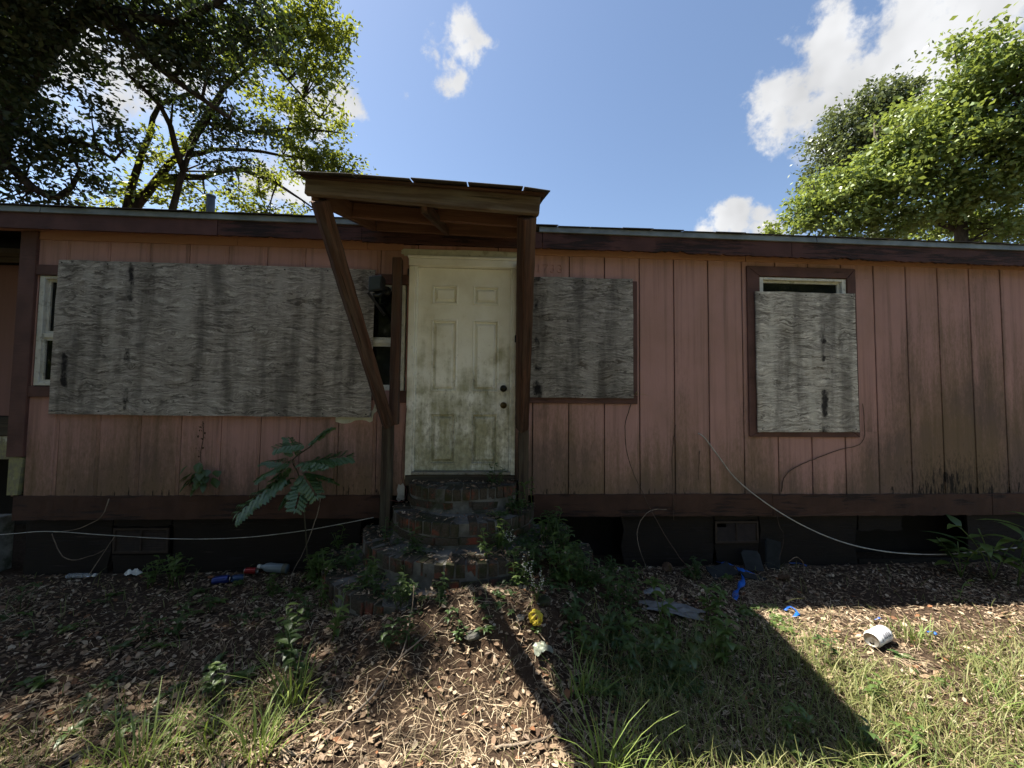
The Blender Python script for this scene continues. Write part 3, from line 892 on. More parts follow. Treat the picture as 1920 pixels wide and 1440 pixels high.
# mitred trim of the tall window
for pts in ([(2.563, 2.992), (3.712, 2.992), (3.622, 2.892), (2.695, 2.892)], [(2.561, 1.276), (2.561, 2.990), (2.693, 2.889), (2.693, 1.338)], [(3.714, 1.276), (3.624, 1.338), (3.624, 2.889), (3.714, 2.990)], [(2.565, 1.274), (2.697, 1.335), (3.620, 1.335), (3.710, 1.274)]):
    MB().poly_prism(pts, -.0185, -.0015).obj('window_trim', M_TRIM, house, bevel=.002)
window(5.73, 6.65, 1.61, 2.89, 2.25)
trim(5.635, 5.718, 1.52, 2.98)
trim(5.72, 6.66, 2.90, 2.98)
trim(5.72, 6.66, 1.52, 1.60)

# door
DX0, DX1, DZ0, DZ1 = -.716, .178, .935, 2.888
PAN = [(-.572, -.334, 2.532, 2.722), (-.178, .066, 2.532, 2.722), (-.583, -.326, 1.683, 2.384), (-.186, .072, 1.683, 2.384), (-.588, -.330, .992, 1.482), (-.194, .072, .992, 1.482)]
PAN = [(a + (.0 if k % 2 else 0), b, c, d) for k, (a, b, c, d) in enumerate(PAN)]
xs = [DX0, -.580, -.330, -.186, .070, DX1]
zs = [DZ0, .992, 1.482, 1.683, 2.384, 2.532, 2.722, DZ1]
mb = MB()
for i in range(5):
    for j in range(7):
        if i in (1, 3) and j in (1, 3, 5):
            continue
        mb.face([(xs[i], .02, zs[j]), (xs[i + 1], .02, zs[j]), (xs[i + 1], .02, zs[j + 1]), (xs[i], .02, zs[j + 1])])
mb.face([(DX0, .02, DZ0), (DX0, .058, DZ0), (DX1, .058, DZ0), (DX1, .02, DZ0)])
mb.face([(DX1, .02, DZ0), (DX1, .058, DZ0), (DX1, .058, DZ1), (DX1, .02, DZ1)])
mb.face([(DX0, .058, DZ0), (DX0, .02, DZ0), (DX0, .02, DZ1), (DX0, .058, DZ1)])
door = tag(mb.obj('door', M_DOOR, house), 'white six panel front door streaked with green mildew')
for i in (1, 3):
    for j in (1, 3, 5):
        x0, x1, z0, z1 = xs[i], xs[i + 1], zs[j], zs[j + 1]
        p = MB()
        rings = [(0.0, .02), (.005, .013), (.013, .013), (.019, .043), (.028, .043), (.052, .019)]
        for (q, yy) in rings:
            p.v += [(x0 + q, yy, z0 + q), (x1 - q, yy, z0 + q), (x1 - q, yy, z1 - q), (x0 + q, yy, z1 - q)]
        for r in range(len(rings) - 1):
            for k in range(4):
                k2 = (k + 1) % 4
                p.f.append((r * 4 + k, r * 4 + k2, r * 4 + 4 + k2, r * 4 + 4 + k))
        e = (len(rings) - 1) * 4
        p.f.append((e, e + 1, e + 2, e + 3))
        p.obj('door_panel', M_DOOR, door)
RY = Matrix.Rotation(math.pi / 2, 4, 'X')
kn = MB().lathe([(0, -.002), (.034, -.002), (.034, .006), (.014, .010), (.013, .030), (.026, .038), (.031, .050), (.027, .062), (.012, .067), (0, .068)], 20, Matrix.Translation((.122, .018, 1.722)) @ RY)
kn.obj('door_knob', M_DARKMETAL, door, True)
db = MB().lathe([(0, -.002), (.032, -.002), (.032, .010), (.025, .020), (.014, .022), (.014, .026), (0, .027)], 20, Matrix.Translation((.123, .018, 1.560)) @ RY)
db.obj('deadbolt', M_BRASS, door, True)
# casing: outer flat, inner stop
for lo, hi in (((-.795, -.030, .86), (-.735, .03, 2.885)), ((.196, -.030, .86), (.236, .03, 2.885))):
    MB().box(lo, hi).obj('door_casing', M_CASING, house, bevel=.004)
for lo, hi in (((-.734, -.012, .90), (-.717, .05, 2.889)), ((.179, -.012, .90), (.195, .05, 2.889))):
    MB().box(lo, hi).obj('door_stop', M_CASING, house, bevel=.003)
MB().box((-.80, -.034, 2.892), (.242, .03, 2.962)).obj('door_casing', M_CASING, house, bevel=.004)
MB().box((-.81, -.040, 2.964), (.25, .03, 2.990)).obj('door_head_moulding', M_CASING, house, bevel=.006)
rnd = random.Random(4)
pts = [(-.86 + rnd.uniform(-.015, .015), 3.0)] + [(-.87 + rnd.uniform(-.015, .02), 3.0 + .012 * i) for i in range(1, 4)] + [(-.86, 3.052)] + [(-.7 + .2 * i, 3.052 + rnd.uniform(-.008, .008)) for i in range(6)] + [(.26, 3.05), (.26, 2.993)]
hp = MB().poly_prism(pts[::-1], -.017, -.0145).obj('bare_header_board', M_PRIMER, house)
MB().box((-.85, -.0145, 2.990), (.255, .0, 3.055)).obj('header_board', M_PRIMER, house)
MB().box((-.733, -.045, .905), (.194, .055, .932)).obj('threshold', plain('worn_aluminium_sill', (.24, .235, .215), .5, .5, scale=14, dirt=(.04, .035, .025)), house, bevel=.004)
MB().box((-.79, -.035, .80), (.24, .03, .902)).obj('rim_board', M_TIMBER_DARK, house, bevel=.004)
MB().box((.222, -.040, 2.165), (.252, -.0305, 2.235)).obj('strike_box', M_BLACK, house, bevel=.003)
MB().box((-.812, -.030, 2.79), (-.797, -.010, 2.86)).obj('bell_box', M_BLACK, house, bevel=.003)
# torn white flashing at the foot of the casing, whitish unpainted patch under the big board
MB().poly_prism([(-.872, .672), (-.85, .650), (-.822, .668), (-.797, .655), (-.797, .79), (-.812, .822), (-.838, .800), (-.855, .812), (-.868, .76), (-.860, .72)], -.0045, -.0015).obj('torn_flashing', plain('torn_white_sheet', (.42, .42, .40), .7, dirt=(.12, .11, .09)), house)
pp = [(-1.45, 1.435)] + [(-1.45 + .035 * i, 1.392 - .012 * math.sin(i * .7) + rnd.uniform(-.008, .008)) for i in range(0, 10)] + [(-1.11, 1.40), (-1.10, 1.47), (-1.075, 1.49), (-1.058, 1.555), (-1.09, 1.56), (-1.11, 1.50)]
MB().poly_prism(pp[::-1] if False else pp, -.0035, -.0012).obj('bare_patch', M_PRIMER, house)
# raised house number, painted over with the siding
def digit(ch, x):
    H, Wd = .072, .040
    if ch == '7':
        st = [[(0, .86), (0, 1), (1, 1), (.75, .62), (.45, .32), (.36, 0)]]
    elif ch == '3':
        st = [[(.02, .86), (.25, .99), (.7, .97), (.9, .78), (.72, .58), (.42, .53)], [(.42, .53), (.8, .46), (.98, .24), (.75, .03), (.3, .0), (.02, .16)]]
    else:
        st = [[(.2, .82), (.55, 1.0), (.55, 0)], [(.2, 0), (.9, 0)]]
    mb = MB()
    for s in st:
        P = [(x + Wd * p[0], -.003, 2.873 + H * p[1]) for p in s]
        mb.tube(smoothline(P, .006) if len(P) > 3 else P, .0040, 6)
    return mb.obj('number_%s' % {'1': 'one', '7': 'seven', '3': 'three'}[ch], M_SIDING, house)
digit('1', .432)
digit('7', .500)
digit('3', .568)
digit('3', .640)

# ------------------------------------------------------------------ awning over the door (fixed to the house)
AXL, AXR = -1.122, .285
def deck_z(y, x=0.0):
    t = (y + .12) / (-1.45 + .12)
    return 3.302 + (2.905 - 3.302) * t - .052 * t * (x - AXL) / (AXR - AXL)
mb = MB()
dk = [(AXL - .015, -1.43), (AXR + .03, -1.43), (AXR + .02, -.085), (AXL - .01, -.085)]
for dz in (0, .014):
    for (x, y) in dk:
        mb.v.append((x, y, deck_z(y, x) + dz))
mb.f = [(3, 2, 1, 0), (4, 5, 6, 7), (0, 1, 5, 4), (1, 2, 6, 5), (2, 3, 7, 6), (3, 0, 4, 7)]
awning = tag(mb.obj('awning', M_TIMBER, house), 'sagging timber lean-to awning over the front door')
def rafter(x, w=.04, h=.115, mat=M_TIMBER, y0=-.165, y1=-1.337, seed=1, drop=0.0):
    a = (x, y0, deck_z(y0, x) - h / 2 - .004 - drop)
    b = (x, y1, deck_z(y1, x) - h / 2 - .004 - drop)
    return member('rafter', a, b, w, h, mat, awning, rough=.001, seed=seed)
rafter(AXL + .022, .042, .125, M_TIMBER_PINK, seed=2)
rafter(-.43, .040, .075, M_TIMBER, seed=3, drop=.072)
rafter(AXR - .022, .042, .115, M_TIMBER_PINK, seed=4)
def cross(name, y, z0, z1, h, mat, seed, xa=AXL + .045, xb=AXR - .045, w=.034):
    return member(name, (xa, y, z0), (xb, y, z1), w, h, mat, awning, rough=.001, seed=seed)
cross('ledger', -.147, 3.226, 3.196, .125, M_TIMBER_PINK, 5, w=.03)
cross('cross_board', -.74, 3.056, -.49 + 3.49 + .02, .112, M_TIMBER_PINK, 6, xb=-.4315)
cross('cross_board', -.755, 3.046, 3.018, .112, M_TIMBER_PINK, 7, xa=-.4285)
member('front_beam', (AXL - .012, -1.36, 2.893), (AXR + .004, -1.36, 2.818), .042, .112, M_TIMBER_GRAY, awning, rough=.0015, seed=8, bevel=.006)
# shingles in rows, the lowest row showing its tabs along the edge
for r in range(5):
    ya, yb = -1.47 + .25 * r, -1.47 + .25 * r + .29
    x = AXL - .035 - (.15 if r % 2 else 0)
    k = 0
    while x < AXR + .03:
        w = .335
        x0, x1 = max(x, AXL - .04), min(x + w - .007, AXR + .055)
        if x1 - x0 > .05:
            mb = MB()
            lift = .016 + random.uniform(0, .006)
            dy = random.uniform(-.008, .008)
            for dz in (0, .008):
                for (px_, py_) in ((x0, ya + dy), (x1, ya + dy), (x1, yb), (x0, yb)):
                    tilt = .010 if py_ < yb else 0.0
                    mb.v.append((px_, py_, deck_z(py_, px_) + lift + dz - (0 if py_ < yb else .0) + tilt * .4 - (.012 if (r == 0 and px_ in (x0, x1) and (px_ < AXL or px_ > AXR) and py_ < yb) else 0)))
            mb.f = [(3, 2, 1, 0), (4, 5, 6, 7), (0, 1, 5, 4), (1, 2, 6, 5), (2, 3, 7, 6), (3, 0, 4, 7)]
            mb.obj('shingle', M_SHINGLE, awning, bevel=.002)
        x += w
# long knee braces running from the beam back to short posts on the wall
member('knee_brace', (-1.068, -1.325, 2.825), (-.938, -.105, 1.375), .092, .092, M_TIMBER, awning, up=(0, -.7, .7), rough=.0018, seed=11, bevel=.007)
member('knee_brace', (.212, -1.33, 2.765), (.296, -.105, 1.345), .092, .092, M_TIMBER, awning, up=(0, -.7, .7), rough=.0018, seed=12, bevel=.007)
def wallpost(x, z0, z1, mat, seed, w=.092, y=-.075):
    return member('wall_post', (x, y, z0), (x, y, z1), w, w, mat, awning, up=(0, -1, 0), rough=.0015, seed=seed, bevel=.006)
wallpost(-.893, 1.375, 2.935, M_TIMBER, 13, .082)
wallpost(.275, 1.375, 2.93, M_TIMBER, 14, .082)
wallpost(-.945, .30, 1.368, M_TIMBER_DARK, 15)
wallpost(.312, .30, 1.34, M_TIMBER_DARK, 16)

# ------------------------------------------------------------------ plywood boards screwed over the windows
def ply(x0, x1, z0, z1, y, label, seed, tilt=0.0):
    rnd = random.Random(seed)
    w, h = x1 - x0, z1 - z0
    n, m_ = int(w / .12), int(h / .12)
    mb = MB()
    # slightly bowed and frayed sheet
    def edge(i, j):
        return (rnd.uniform(-.0025, .0025) if i in (0, n) else 0), (rnd.uniform(-.0025, .0025) if j in (0, m_) else 0)
    ed = {(i, j): edge(i, j) for i in range(n + 1) for j in range(m_ + 1)}
    for yy in (0.0, .013):
        for j in range(m_ + 1):
            for i in range(n + 1):
                ex, ezz = ed[(i, j)]
                u, v = i / n, j / m_
                bow = .006 * math.sin(u * math.pi * 2.2 + seed) * (abs(v - .5) * 2) ** 2
                mb.v.append((-w / 2 + w * u + ex, yy + bow - .004, h * v + ezz))
    S = (n + 1) * (m_ + 1)
    for j in range(m_):
        for i in range(n):
            a = j * (n + 1) + i
            mb.f.append((a, a + 1, a + n + 2, a + n + 1))
            mb.f.append((S + a + n + 1, S + a + n + 2, S + a + 1, S + a))
    rim = [i for i in range(n + 1)] + [j * (n + 1) + n for j in range(1, m_ + 1)] + [m_ * (n + 1) + i for i in range(n - 1, -1, -1)] + [j * (n + 1) for j in range(m_ - 1, 0, -1)]
    for a, b in zip(rim, rim[1:] + rim[:1]):
        mb.f.append((b, a, S + a, S + b))
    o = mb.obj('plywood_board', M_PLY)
    o.location = ((x0 + x1) / 2, y, z0)
    o.rotation_euler = (0, tilt, 0)
    tag(o, label, 'board', 'plywood boards over the windows')
    # screw heads along the edges
    for k in range(int(w / .4) + 1):
        for zz in (.03, h - .03):
            xx = -w / 2 + .04 + (w - .08) * k / max(1, int(w / .4))
            s = MB().lathe([(0, 0), (.0065, 0), (.0065, .003), (.003, .0045), (0, .0045)], 8, Matrix.Translation((xx, .0, zz)) @ RY)
            s.obj('screw', M_DARKMETAL, o, loc=(0, -.010, 0))
    return o
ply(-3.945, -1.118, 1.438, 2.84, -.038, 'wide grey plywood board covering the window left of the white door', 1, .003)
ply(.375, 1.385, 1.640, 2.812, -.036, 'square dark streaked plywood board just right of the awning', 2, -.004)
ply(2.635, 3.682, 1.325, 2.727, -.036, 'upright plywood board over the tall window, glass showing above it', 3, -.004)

# ------------------------------------------------------------------ floodlight beside the door
fl = tag(empty('floodlight', (-1.06, -.06, 2.66)), 'black twin floodlight on the wall left of the awning post', 'floodlight')
b = MB()
b.v = [(-.075, -.10, -.075), (.055, -.13, -.065), (.055, -.12, .085), (-.075, -.09, .075), (-.02, .0, -.05), (.06, -.02, -.045), (.06, -.01, .07), (-.02, .01, .06)]
b.f = [(0, 1, 2, 3), (7, 6, 5, 4), (0, 4, 5, 1), (1, 5, 6, 2), (2, 6, 7, 3), (3, 7, 4, 0)]
hd = b.obj('lamp_head', M_BLACK, fl, bevel=.008, seg=2)
g = MB()
g.v = [(-.060, -.1065, -.058), (.042, -.1300, -.050), (.042, -.1215, .068), (-.060, -.0985, .058)]
g.v += [(x, y - .004, z) for x, y, z in g.v]
g.f = [(4, 5, 6, 7), (0, 1, 5, 4), (1, 2, 6, 5), (2, 3, 7, 6), (3, 0, 4, 7)]
g.obj('lens', M_LENS, hd)
MB().tube([(.02, .0, .02), (.05, .035, .0), (.05, .055, -.02)], .018, 10).obj('bracket', M_BLACK, fl, True)
MB().lathe([(0, 0), (.045, 0), (.045, .012), (.03, .02), (0, .02)], 16, Matrix.Translation((.05, .06, -.02)) @ RY).obj('back_plate', M_BLACK, fl, True)
MB().tube(smoothline([(.03, -.03, -.06), (.0, -.06, -.09), (-.03, -.085, -.10)], .02), [.016, .018, .022, .022, .02][:len(smoothline([(.03, -.03, -.06), (.0, -.06, -.09), (-.03, -.085, -.10)], .02))] if len(smoothline([(.03, -.03, -.06), (.0, -.06, -.09), (-.03, -.085, -.10)], .02)) <= 5 else .018, 10).obj('sensor_arm', M_BLACK, fl, True)
p = MB()
p.v = [(-.085, -.10, -.085), (-.06, -.12, -.075), (.075, -.05, -.265), (.05, -.03, -.275), (-.085, -.085, -.09), (-.06, -.10, -.08), (.075, -.035, -.27), (.05, -.015, -.28)]
p.f = [(0, 3, 2, 1), (4, 5, 6, 7), (0, 1, 5, 4), (1, 2, 6, 5), (2, 3, 7, 6), (3, 0, 4, 7)]
p.obj('solar_panel', M_BLACK, fl, bevel=.003)

# ------------------------------------------------------------------ recessed wing at the left
wing = tag(empty('side_wing', (-5.6, .9, 0)), 'dusky recessed wing at the left end of the house', 'building')
def wpart(name, mb, mat, **k):
    return mb.obj(name, mat, wing, loc=(5.6, -.9, 0), **k)
wpart('wall', MB().box((-9.5, .93, .95), (-4.30, 2.6, 3.27)), M_VOID)
x = -9.5
while x < -4.31:
    x1 = min(x + .352, -4.30)
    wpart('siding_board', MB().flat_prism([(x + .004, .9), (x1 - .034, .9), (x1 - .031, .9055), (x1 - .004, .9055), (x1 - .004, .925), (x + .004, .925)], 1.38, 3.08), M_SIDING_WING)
    x += .352
wpart('skirt_board', MB().box((-9.5, .87, 1.16), (-4.30, .925, 1.37)), M_TIMBER_DARK, bevel=.004)
wpart('peeling_band', MB().box((-9.5, .89, .90), (-4.42, .93, 1.15)), mat_door('peeling_white', 1.6))
wpart('post', MB().box((-4.52, .86, -.1), (-4.43, .95, 1.15)), M_TIMBER_DARK)
wpart('post', MB().box((-7.5, .86, -.1), (-7.4, .95, 1.15)), M_TIMBER_DARK)
wpart('fascia_board', MB().box((-9.6, .60, 3.02), (-4.32, .63, 3.15)), M_TIMBER_DARK, bevel=.003)
mb = MB()
for x in (-9.7, -4.31):
    mb.v += [(x, .57, 3.155), (x, 3.2, 4.5), (x, 3.2, 4.45), (x, .60, 3.12)]
mb.f = [(0, 1, 5, 4), (1, 2, 6, 5), (2, 3, 7, 6), (3, 0, 4, 7), (3, 2, 1, 0), (4, 5, 6, 7)]
wpart('roof', mb, M_SHINGLE)
wpart('crawlspace_back', MB().box((-9.5, 1.6, -.1), (-4.4, 1.7, .95)), M_VOID)

# concrete block leaning at the corner
cb = MB()
cb.box((-.2, -.1, 0), (.2, .1, .19))
blk = cb.mesh('concrete_block')
tag(MB().box((-.55, -.08, 0), (.12, .08, .50)).obj('concrete_block', M_BLOCK, bevel=.008, loc=(-4.55, .12, .0), seg=2), 'mossy grey concrete pier block at the left corner of the house', 'block')

# ------------------------------------------------------------------ brick steps
steps = tag(empty('brick_steps', (-.22, 0, 0)), 'mossy half round brick steps below the white door', 'steps')
TIERS = [(-.02, .515, .36, .845, .640), (-.015, .66, .62, .638, .436), (.02, .94, .90, .436, .252), (-.02, 1.20, 1.16, .25, .02)]
def ell(cx, a, b, t):
    return Vector((cx + a * math.cos(t), -b * math.sin(t), 0)), Vector((math.cos(t) / a, -math.sin(t) / b, 0)).normalized()
def brick_mesh(w, d, h, seed):
    rnd = random.Random(seed)
    mb = MB().box((-d, -w / 2, 0), (0, w / 2, h))
    mb.v = [tuple(c + rnd.uniform(-.003, .003) for c in v) for v in mb.v]
    me = mb.mesh('brick')
    me.materials.append(M_BRICK)
    bm = bmesh.new()
    bm.from_mesh(me)
    bmesh.ops.bevel(bm, geom=bm.edges[:], offset=.004, segments=1, affect='EDGES')
    bm.to_mesh(me)
    bm.free()
    return me
ROWLOCK = [brick_mesh(.064, .19, .098, k) for k in range(5)]
STRETCH = [brick_mesh(.192, .09, .060, 10 + k) for k in range(5)]
brnd = random.Random(3)
def ring(cx, a, b, z, pitch, meshes, t0=0.0, t1=math.pi, skip=0.0):
    N = 400
    P = [ell(cx, a, b, t0 + (t1 - t0) * i / N)[0] for i in range(N + 1)]
    acc_, L = [0.0], 0.0
    for i in range(N):
        L += (P[i + 1] - P[i]).length
        acc_.append(L)
    n = max(1, int(round(L / pitch)))
    for k in range(n):
        s = L * (k + .5) / n
        i = min(range(N + 1), key=lambda q: abs(acc_[q] - s))
        p, nn = ell(cx, a, b, t0 + (t1 - t0) * i / N)
        if brnd.random() < skip:
            continue
        o = bpy.data.objects.new('brick', brnd.choice(meshes))
        COL.objects.link(o)
        o.parent = steps
        jj = brnd.uniform(-.014, .008)
        o.location = (p.x + nn.x * jj, p.y + nn.y * jj, z + brnd.uniform(-.008, .005))
        o.rotation_euler = (brnd.uniform(-.05, .05), brnd.uniform(-.05, .05), math.atan2(nn.y, nn.x) + brnd.uniform(-.03, .03))
for k, (cx, a, b, zt, zb) in enumerate(TIERS):
    ring(cx, a, b, zt - .100, .078, ROWLOCK, skip=.05)
    ring(cx, a - .004, b - .004, zt - .176, .208, STRETCH, skip=.08)
    if k == 3:
        pass
    pts = []
    for i in range(49):
        p, nn = ell(cx, a, b, math.pi * i / 48)
        pts.append((p.x - nn.x * .012, p.y - nn.y * .012 if p.y < -.001 else .02))
    core = MB().flat_prism(pts[::-1], zb - .25 if k == 3 else zb - .03, zt - .009)
    core.obj('mortar_bed', M_MORTAR, steps)

# ------------------------------------------------------------------ trees
def leaf_quads(c, size, rng, up=.35, asp=.5):
    """diamond leaves at centres c (n,3)"""
    n = len(c)
    d = rng.normal(size=(n, 3))
    d[:, 2] *= .6
    d[:, 2] -= .25
    d /= np.linalg.norm(d, axis=1, keepdims=True)
    nn = rng.normal(size=(n, 3))
    nn[:, 2] += up * 2
    s = np.cross(d, nn)
    s /= np.linalg.norm(s, axis=1, keepdims=True) + 1e-9
    L = (size * rng.uniform(.6, 1.35, n))[:, None]
    w = L * asp * .5
    up_ = np.cross(s, d)
    v = np.stack([c - d * L * .5, c - d * L * .05 + s * w + up_ * w * .3, c + d * L * .5, c - d * L * .05 - s * w + up_ * w * .3], 1).reshape(-1, 3)
    f = np.arange(4 * n).reshape(n, 4)
    return v, f
def tree(name, label, limbs, blobs, leafmat, bark, leaf=.12, per=70, clump=.55, seed=1, group=None, asp=.5, dens=1.0, up=.35, twigs=True):
    rng = np.random.default_rng(seed)
    rnd = random.Random(seed)
    base = Vector(limbs[0][0][0])
    root = tag(empty(name, base), label, 'tree', group)
    samples = []
    for k, (pts, r0, r1) in enumerate(limbs):
        L = smoothline(pts, .35, .03, rnd)
        n = len(L)
        rad = [r0 + (r1 - r0) * (i / (n - 1)) ** .8 for i in range(n)]
        o = MB().tube([p - base for p in L], rad, 9).obj('trunk' if k == 0 else 'limb', bark, root, True)
        if k == 0:
            samples += [tuple(p) for p in L[n // 3:]]
        else:
            samples += [tuple(p) for p in L]
    S = np.array(samples)
    cen, wt_ = [], []
    for (bx, by, bz, br, *q) in blobs:
        k = q[0] if q else 1.0
        n = max(3, int(dens * k * 26 * br ** 2.1))
        u = rng.normal(size=(n, 3))
        u /= np.linalg.norm(u, axis=1, keepdims=True)
        r = br * rng.random(n) ** .42
        p = np.array([bx, by, bz]) + u * r[:, None] * np.array([1, 1, .82])
        cen.append(p)
    cen = np.concatenate(cen)
    tw = MB()
    leaves = []
    for i, c in enumerate(cen):
        d = np.linalg.norm(S - c, axis=1) + rng.uniform(0, .5, len(S))
        s = S[int(np.argmin(d))]
        if twigs and i % 2 == 0:
            mid = (s + c) / 2 + rng.normal(0, .12, 3) + np.array([0, 0, .12])
            a = [Vector(s) - base, Vector(mid) - base, Vector(c) - base]
            tw.tube(a, [.028, .016, .006], 4, False)
        n = int(per * rng.uniform(.55, 1.3))
        sp = clump * rng.uniform(.6, 1.15)
        q = rng.normal(0, 1, (n, 3)) * np.array([sp, sp, sp * .62]) * .5
        dirn = c - s
        leaves.append(c + q)
    if tw.v:
        tw.obj('twigs', bark, root)['kind'] = 'stuff'
    C = np.concatenate(leaves) - np.array(base)
    v, f = leaf_quads(C, leaf, rng, up, asp)
    me = mesh_np('crown', v, f)
    link('crown', me, leafmat, root)
    return root
# great dark tree at the left, its crown reaching over the yard (its shade dapples the ground)
tree('oak_tree', 'large dark spreading tree filling the top left corner behind the house',
     [([(-12.6, 5.4, 0), (-12.4, 5.3, 3.0), (-11.3, 5.56, 8.11), (-10.67, 5.43, 9.25), (-10.2, 5.29, 10.04)], .42, .2),
      ([(-10.98, 5.53, 8.68), (-9.09, 4.58, 9.28), (-7.38, 3.89, 9.14), (-6.37, 4, 9.1), (-5.19, 3.74, 9.45)], .22, .05),
      ([(-10.67, 5.43, 9.25), (-9.5, 4.2, 9.5), (-7.6, 2.0, 10.0), (-6.0, 1.2, 9.6)], .2, .05),
      ([(-10.67, 5.43, 9.25), (-10.5, 3.0, 9.0), (-9.2, .6, 9.2), (-8.2, -.4, 9.0)], .2, .05),
      ([(-11.3, 5.65, 7.98), (-10.39, 5.39, 7.46), (-9.23, 5.15, 7.29), (-8.57, 5.25, 6.95)], .13, .03),
      ([(-7.47, 3.88, 9.06), (-7, 4.06, 8.45), (-6.7, 4.47, 8.27), (-6.05, 5.15, 8.01)], .11, .04),
      ([(-10.88, 5.15, 6.91), (-9.99, 4.99, 6.13), (-9.75, 5.29, 6.07), (-9.38, 5.33, 6.72)], .12, .04)],
     [(-9.52, 4.23, 9.12, 1.18), (-8.14, 3.96, 9.16, 0.84), (-7.16, 4.09, 9.14, 0.96), (-6.09, 4.16, 9.17, 0.87), (-5.21, 4.24, 9.72, 0.78), (-6.84, 4.24, 8.41, 0.49), (-6.15, 4.59, 8.64, 0.57) + (.8,),
      (-10.37, 4.73, 8.4, 0.74), (-9.84, 4.96, 7.79, 0.64) + (.7,), (-10.36, 4.99, 6.83, 0.81) + (.8,), (-9.31, 5.12, 7.21, 0.69) + (.75,), (-8.74, 5.19, 7.96, 0.36) + (.7,), (-10.39, 5.36, 6.08, 0.6), (-9.45, 5.41, 6.46, 0.43), (-8.42, 5.13, 7.37, 0.38), (-10.67, 5.24, 5.64, 0.47),
      (-9.0, .3, 9.0, 1.6, 1.0), (-7.4, .9, 9.3, 1.4, 1.0), (-6.1, 1.15, 9.1, 1.15, .9), (-5.15, .95, 9.3, .95, 1.15), (-7.6, -.5, 8.8, .8, .35), (-10.5, .6, 8.5, 1.5, .8), (-8.5, 3.0, 11.0, 2.0), (-11, 4, 11.5, 2.2), (-13.5, 5, 10, 2.4), (-14.5, 3.5, 7.5, 2.0)],
     M_LEAF_DARK, M_BARK, leaf=.13, per=80, clump=.52, seed=11, dens=1.2)
# dark ivy-clad leaning trunks and the lighter tree behind the roof
tree('pecan_tree', 'airy light green tree behind the roof left of the awning',
     [([(-9.82, 6.94, 5.5), (-9.62, 6.72, 6.48), (-9.22, 6.53, 7.53), (-8.83, 6.36, 8.36), (-8.47, 6.2, 9.03), (-7.71, 6.4, 9.56)], .12, .04),
      ([(-9.56, 6.79, 6.45), (-8.91, 6.82, 7.51), (-8.15, 6.81, 8.54), (-7.19, 6.57, 9.83), (-6.35, 6.27, 10.5), (-5.69, 6.25, 10.96)], .12, .03),
      ([(-8.92, 6.84, 7.45), (-7.92, 6.97, 7.64), (-7.05, 7.12, 7.96), (-6.22, 7.47, 7.78), (-5.36, 7.91, 7.3)], .10, .02),
      ([(-7.19, 6.57, 9.83), (-6.15, 6.37, 10.53), (-5.6, 6.66, 10.23), (-4.96, 7.18, 9.61)], .06, .015),
      ([(-7.62, 6.84, 9.06), (-6.72, 6.99, 8.92), (-5.53, 7.16, 9.26), (-4.43, 7.37, 9.31)], .07, .015),
      ([(-8.32, 6.9, 8.18), (-7.26, 6.97, 8.42), (-6.04, 7.35, 8.58), (-4.3, 7.92, 8.54)], .07, .015),
      ([(-6.89, 6.5, 10.16), (-6.63, 6.08, 10.51), (-6.37, 5.95, 10.83)], .05, .015)],
     [(-4.61, 6.25, 11.24, 0.7) + (.8,), (-5.27, 6.53, 10.58, 0.79) + (.62,), (-4.59, 6.76, 10.37, 0.62) + (.7,), (-4.38, 6.39, 10.88, 0.57) + (.7,), (-5.5, 7.05, 9.8, 0.82) + (.55,), (-4.84, 7.25, 9.59, 0.64) + (.7,), (-6.4, 6.86, 9.75, 0.66) + (.5,), (-5.88, 7.3, 8.79, 0.84) + (.6,),
      (-4.82, 7.63, 8.66, 0.66) + (.8,), (-4.38, 7.93, 8.46, 0.55) + (.9,), (-5.4, 7.6, 8.29, 0.63) + (.8,), (-6.63, 7.39, 7.95, 0.61) + (.6,), (-7.42, 7.51, 7.28, 0.54) + (.8,), (-6.67, 7.77, 7.18, 0.47) + (.8,), (-8.2, 7.39, 6.96, 0.48) + (.8,), (-8.54, 6.65, 8.29, 0.56) + (.5,), (-8.84, 6.92, 7.42, 0.6) + (.6,), (-9.28, 6.82, 6.91, 0.45) + (.7,), (-9.95, 6.42, 6.46, 0.41) + (.6,), (-6.7, 6.19, 10.33, 0.62) + (.5,), (-6.14, 7.92, 7.23, 0.35) + (.7,), (-7.44, 5.75, 10.56, 0.78) + (.4,), (-4.07, 6.27, 11.3, 0.37) + (.8,), (-5.24, 5.89, 11.12, 0.67) + (.8,), (-5.89, 6.15, 10.62, 0.62) + (.6,), (-4.58, 5.86, 11.49, 0.61) + (.8,), (-6.64, 5.87, 10.73, 0.53) + (.5,)],
     M_LEAF_MID, M_BARK, leaf=.125, per=72, clump=.38, seed=12, dens=1.5)
tree('ivy_clad_tree', 'dark dense ivy covered tree between the two crowns at the left',
     [([(-8.11, 6.46, 5.23), (-7.98, 6.16, 6.2), (-7.61, 5.95, 7.18), (-7.19, 5.75, 8.01), (-6.52, 5.62, 8.87)], .10, .03), ([(-7.61, 5.95, 7.18), (-7.58, 5.16, 8.19), (-7.78, 4.48, 8.44)], .08, .03)],
     [(-6.95, 5.56, 8.34, 0.66), (-6.53, 5.87, 8.33, 0.55), (-6.95, 5.96, 7.76, 0.53), (-6.49, 6.23, 7.82, 0.49), (-7.31, 5.24, 8.39, 0.54), (-7.56, 4.85, 8.43, 0.47), (-6.92, 6.33, 7.16, 0.36) + (.6,), (-6.16, 6.09, 8.37, 0.38)],
     M_LEAF_DARK, M_BARK, leaf=.11, per=66, clump=.45, seed=13, dens=1.0)
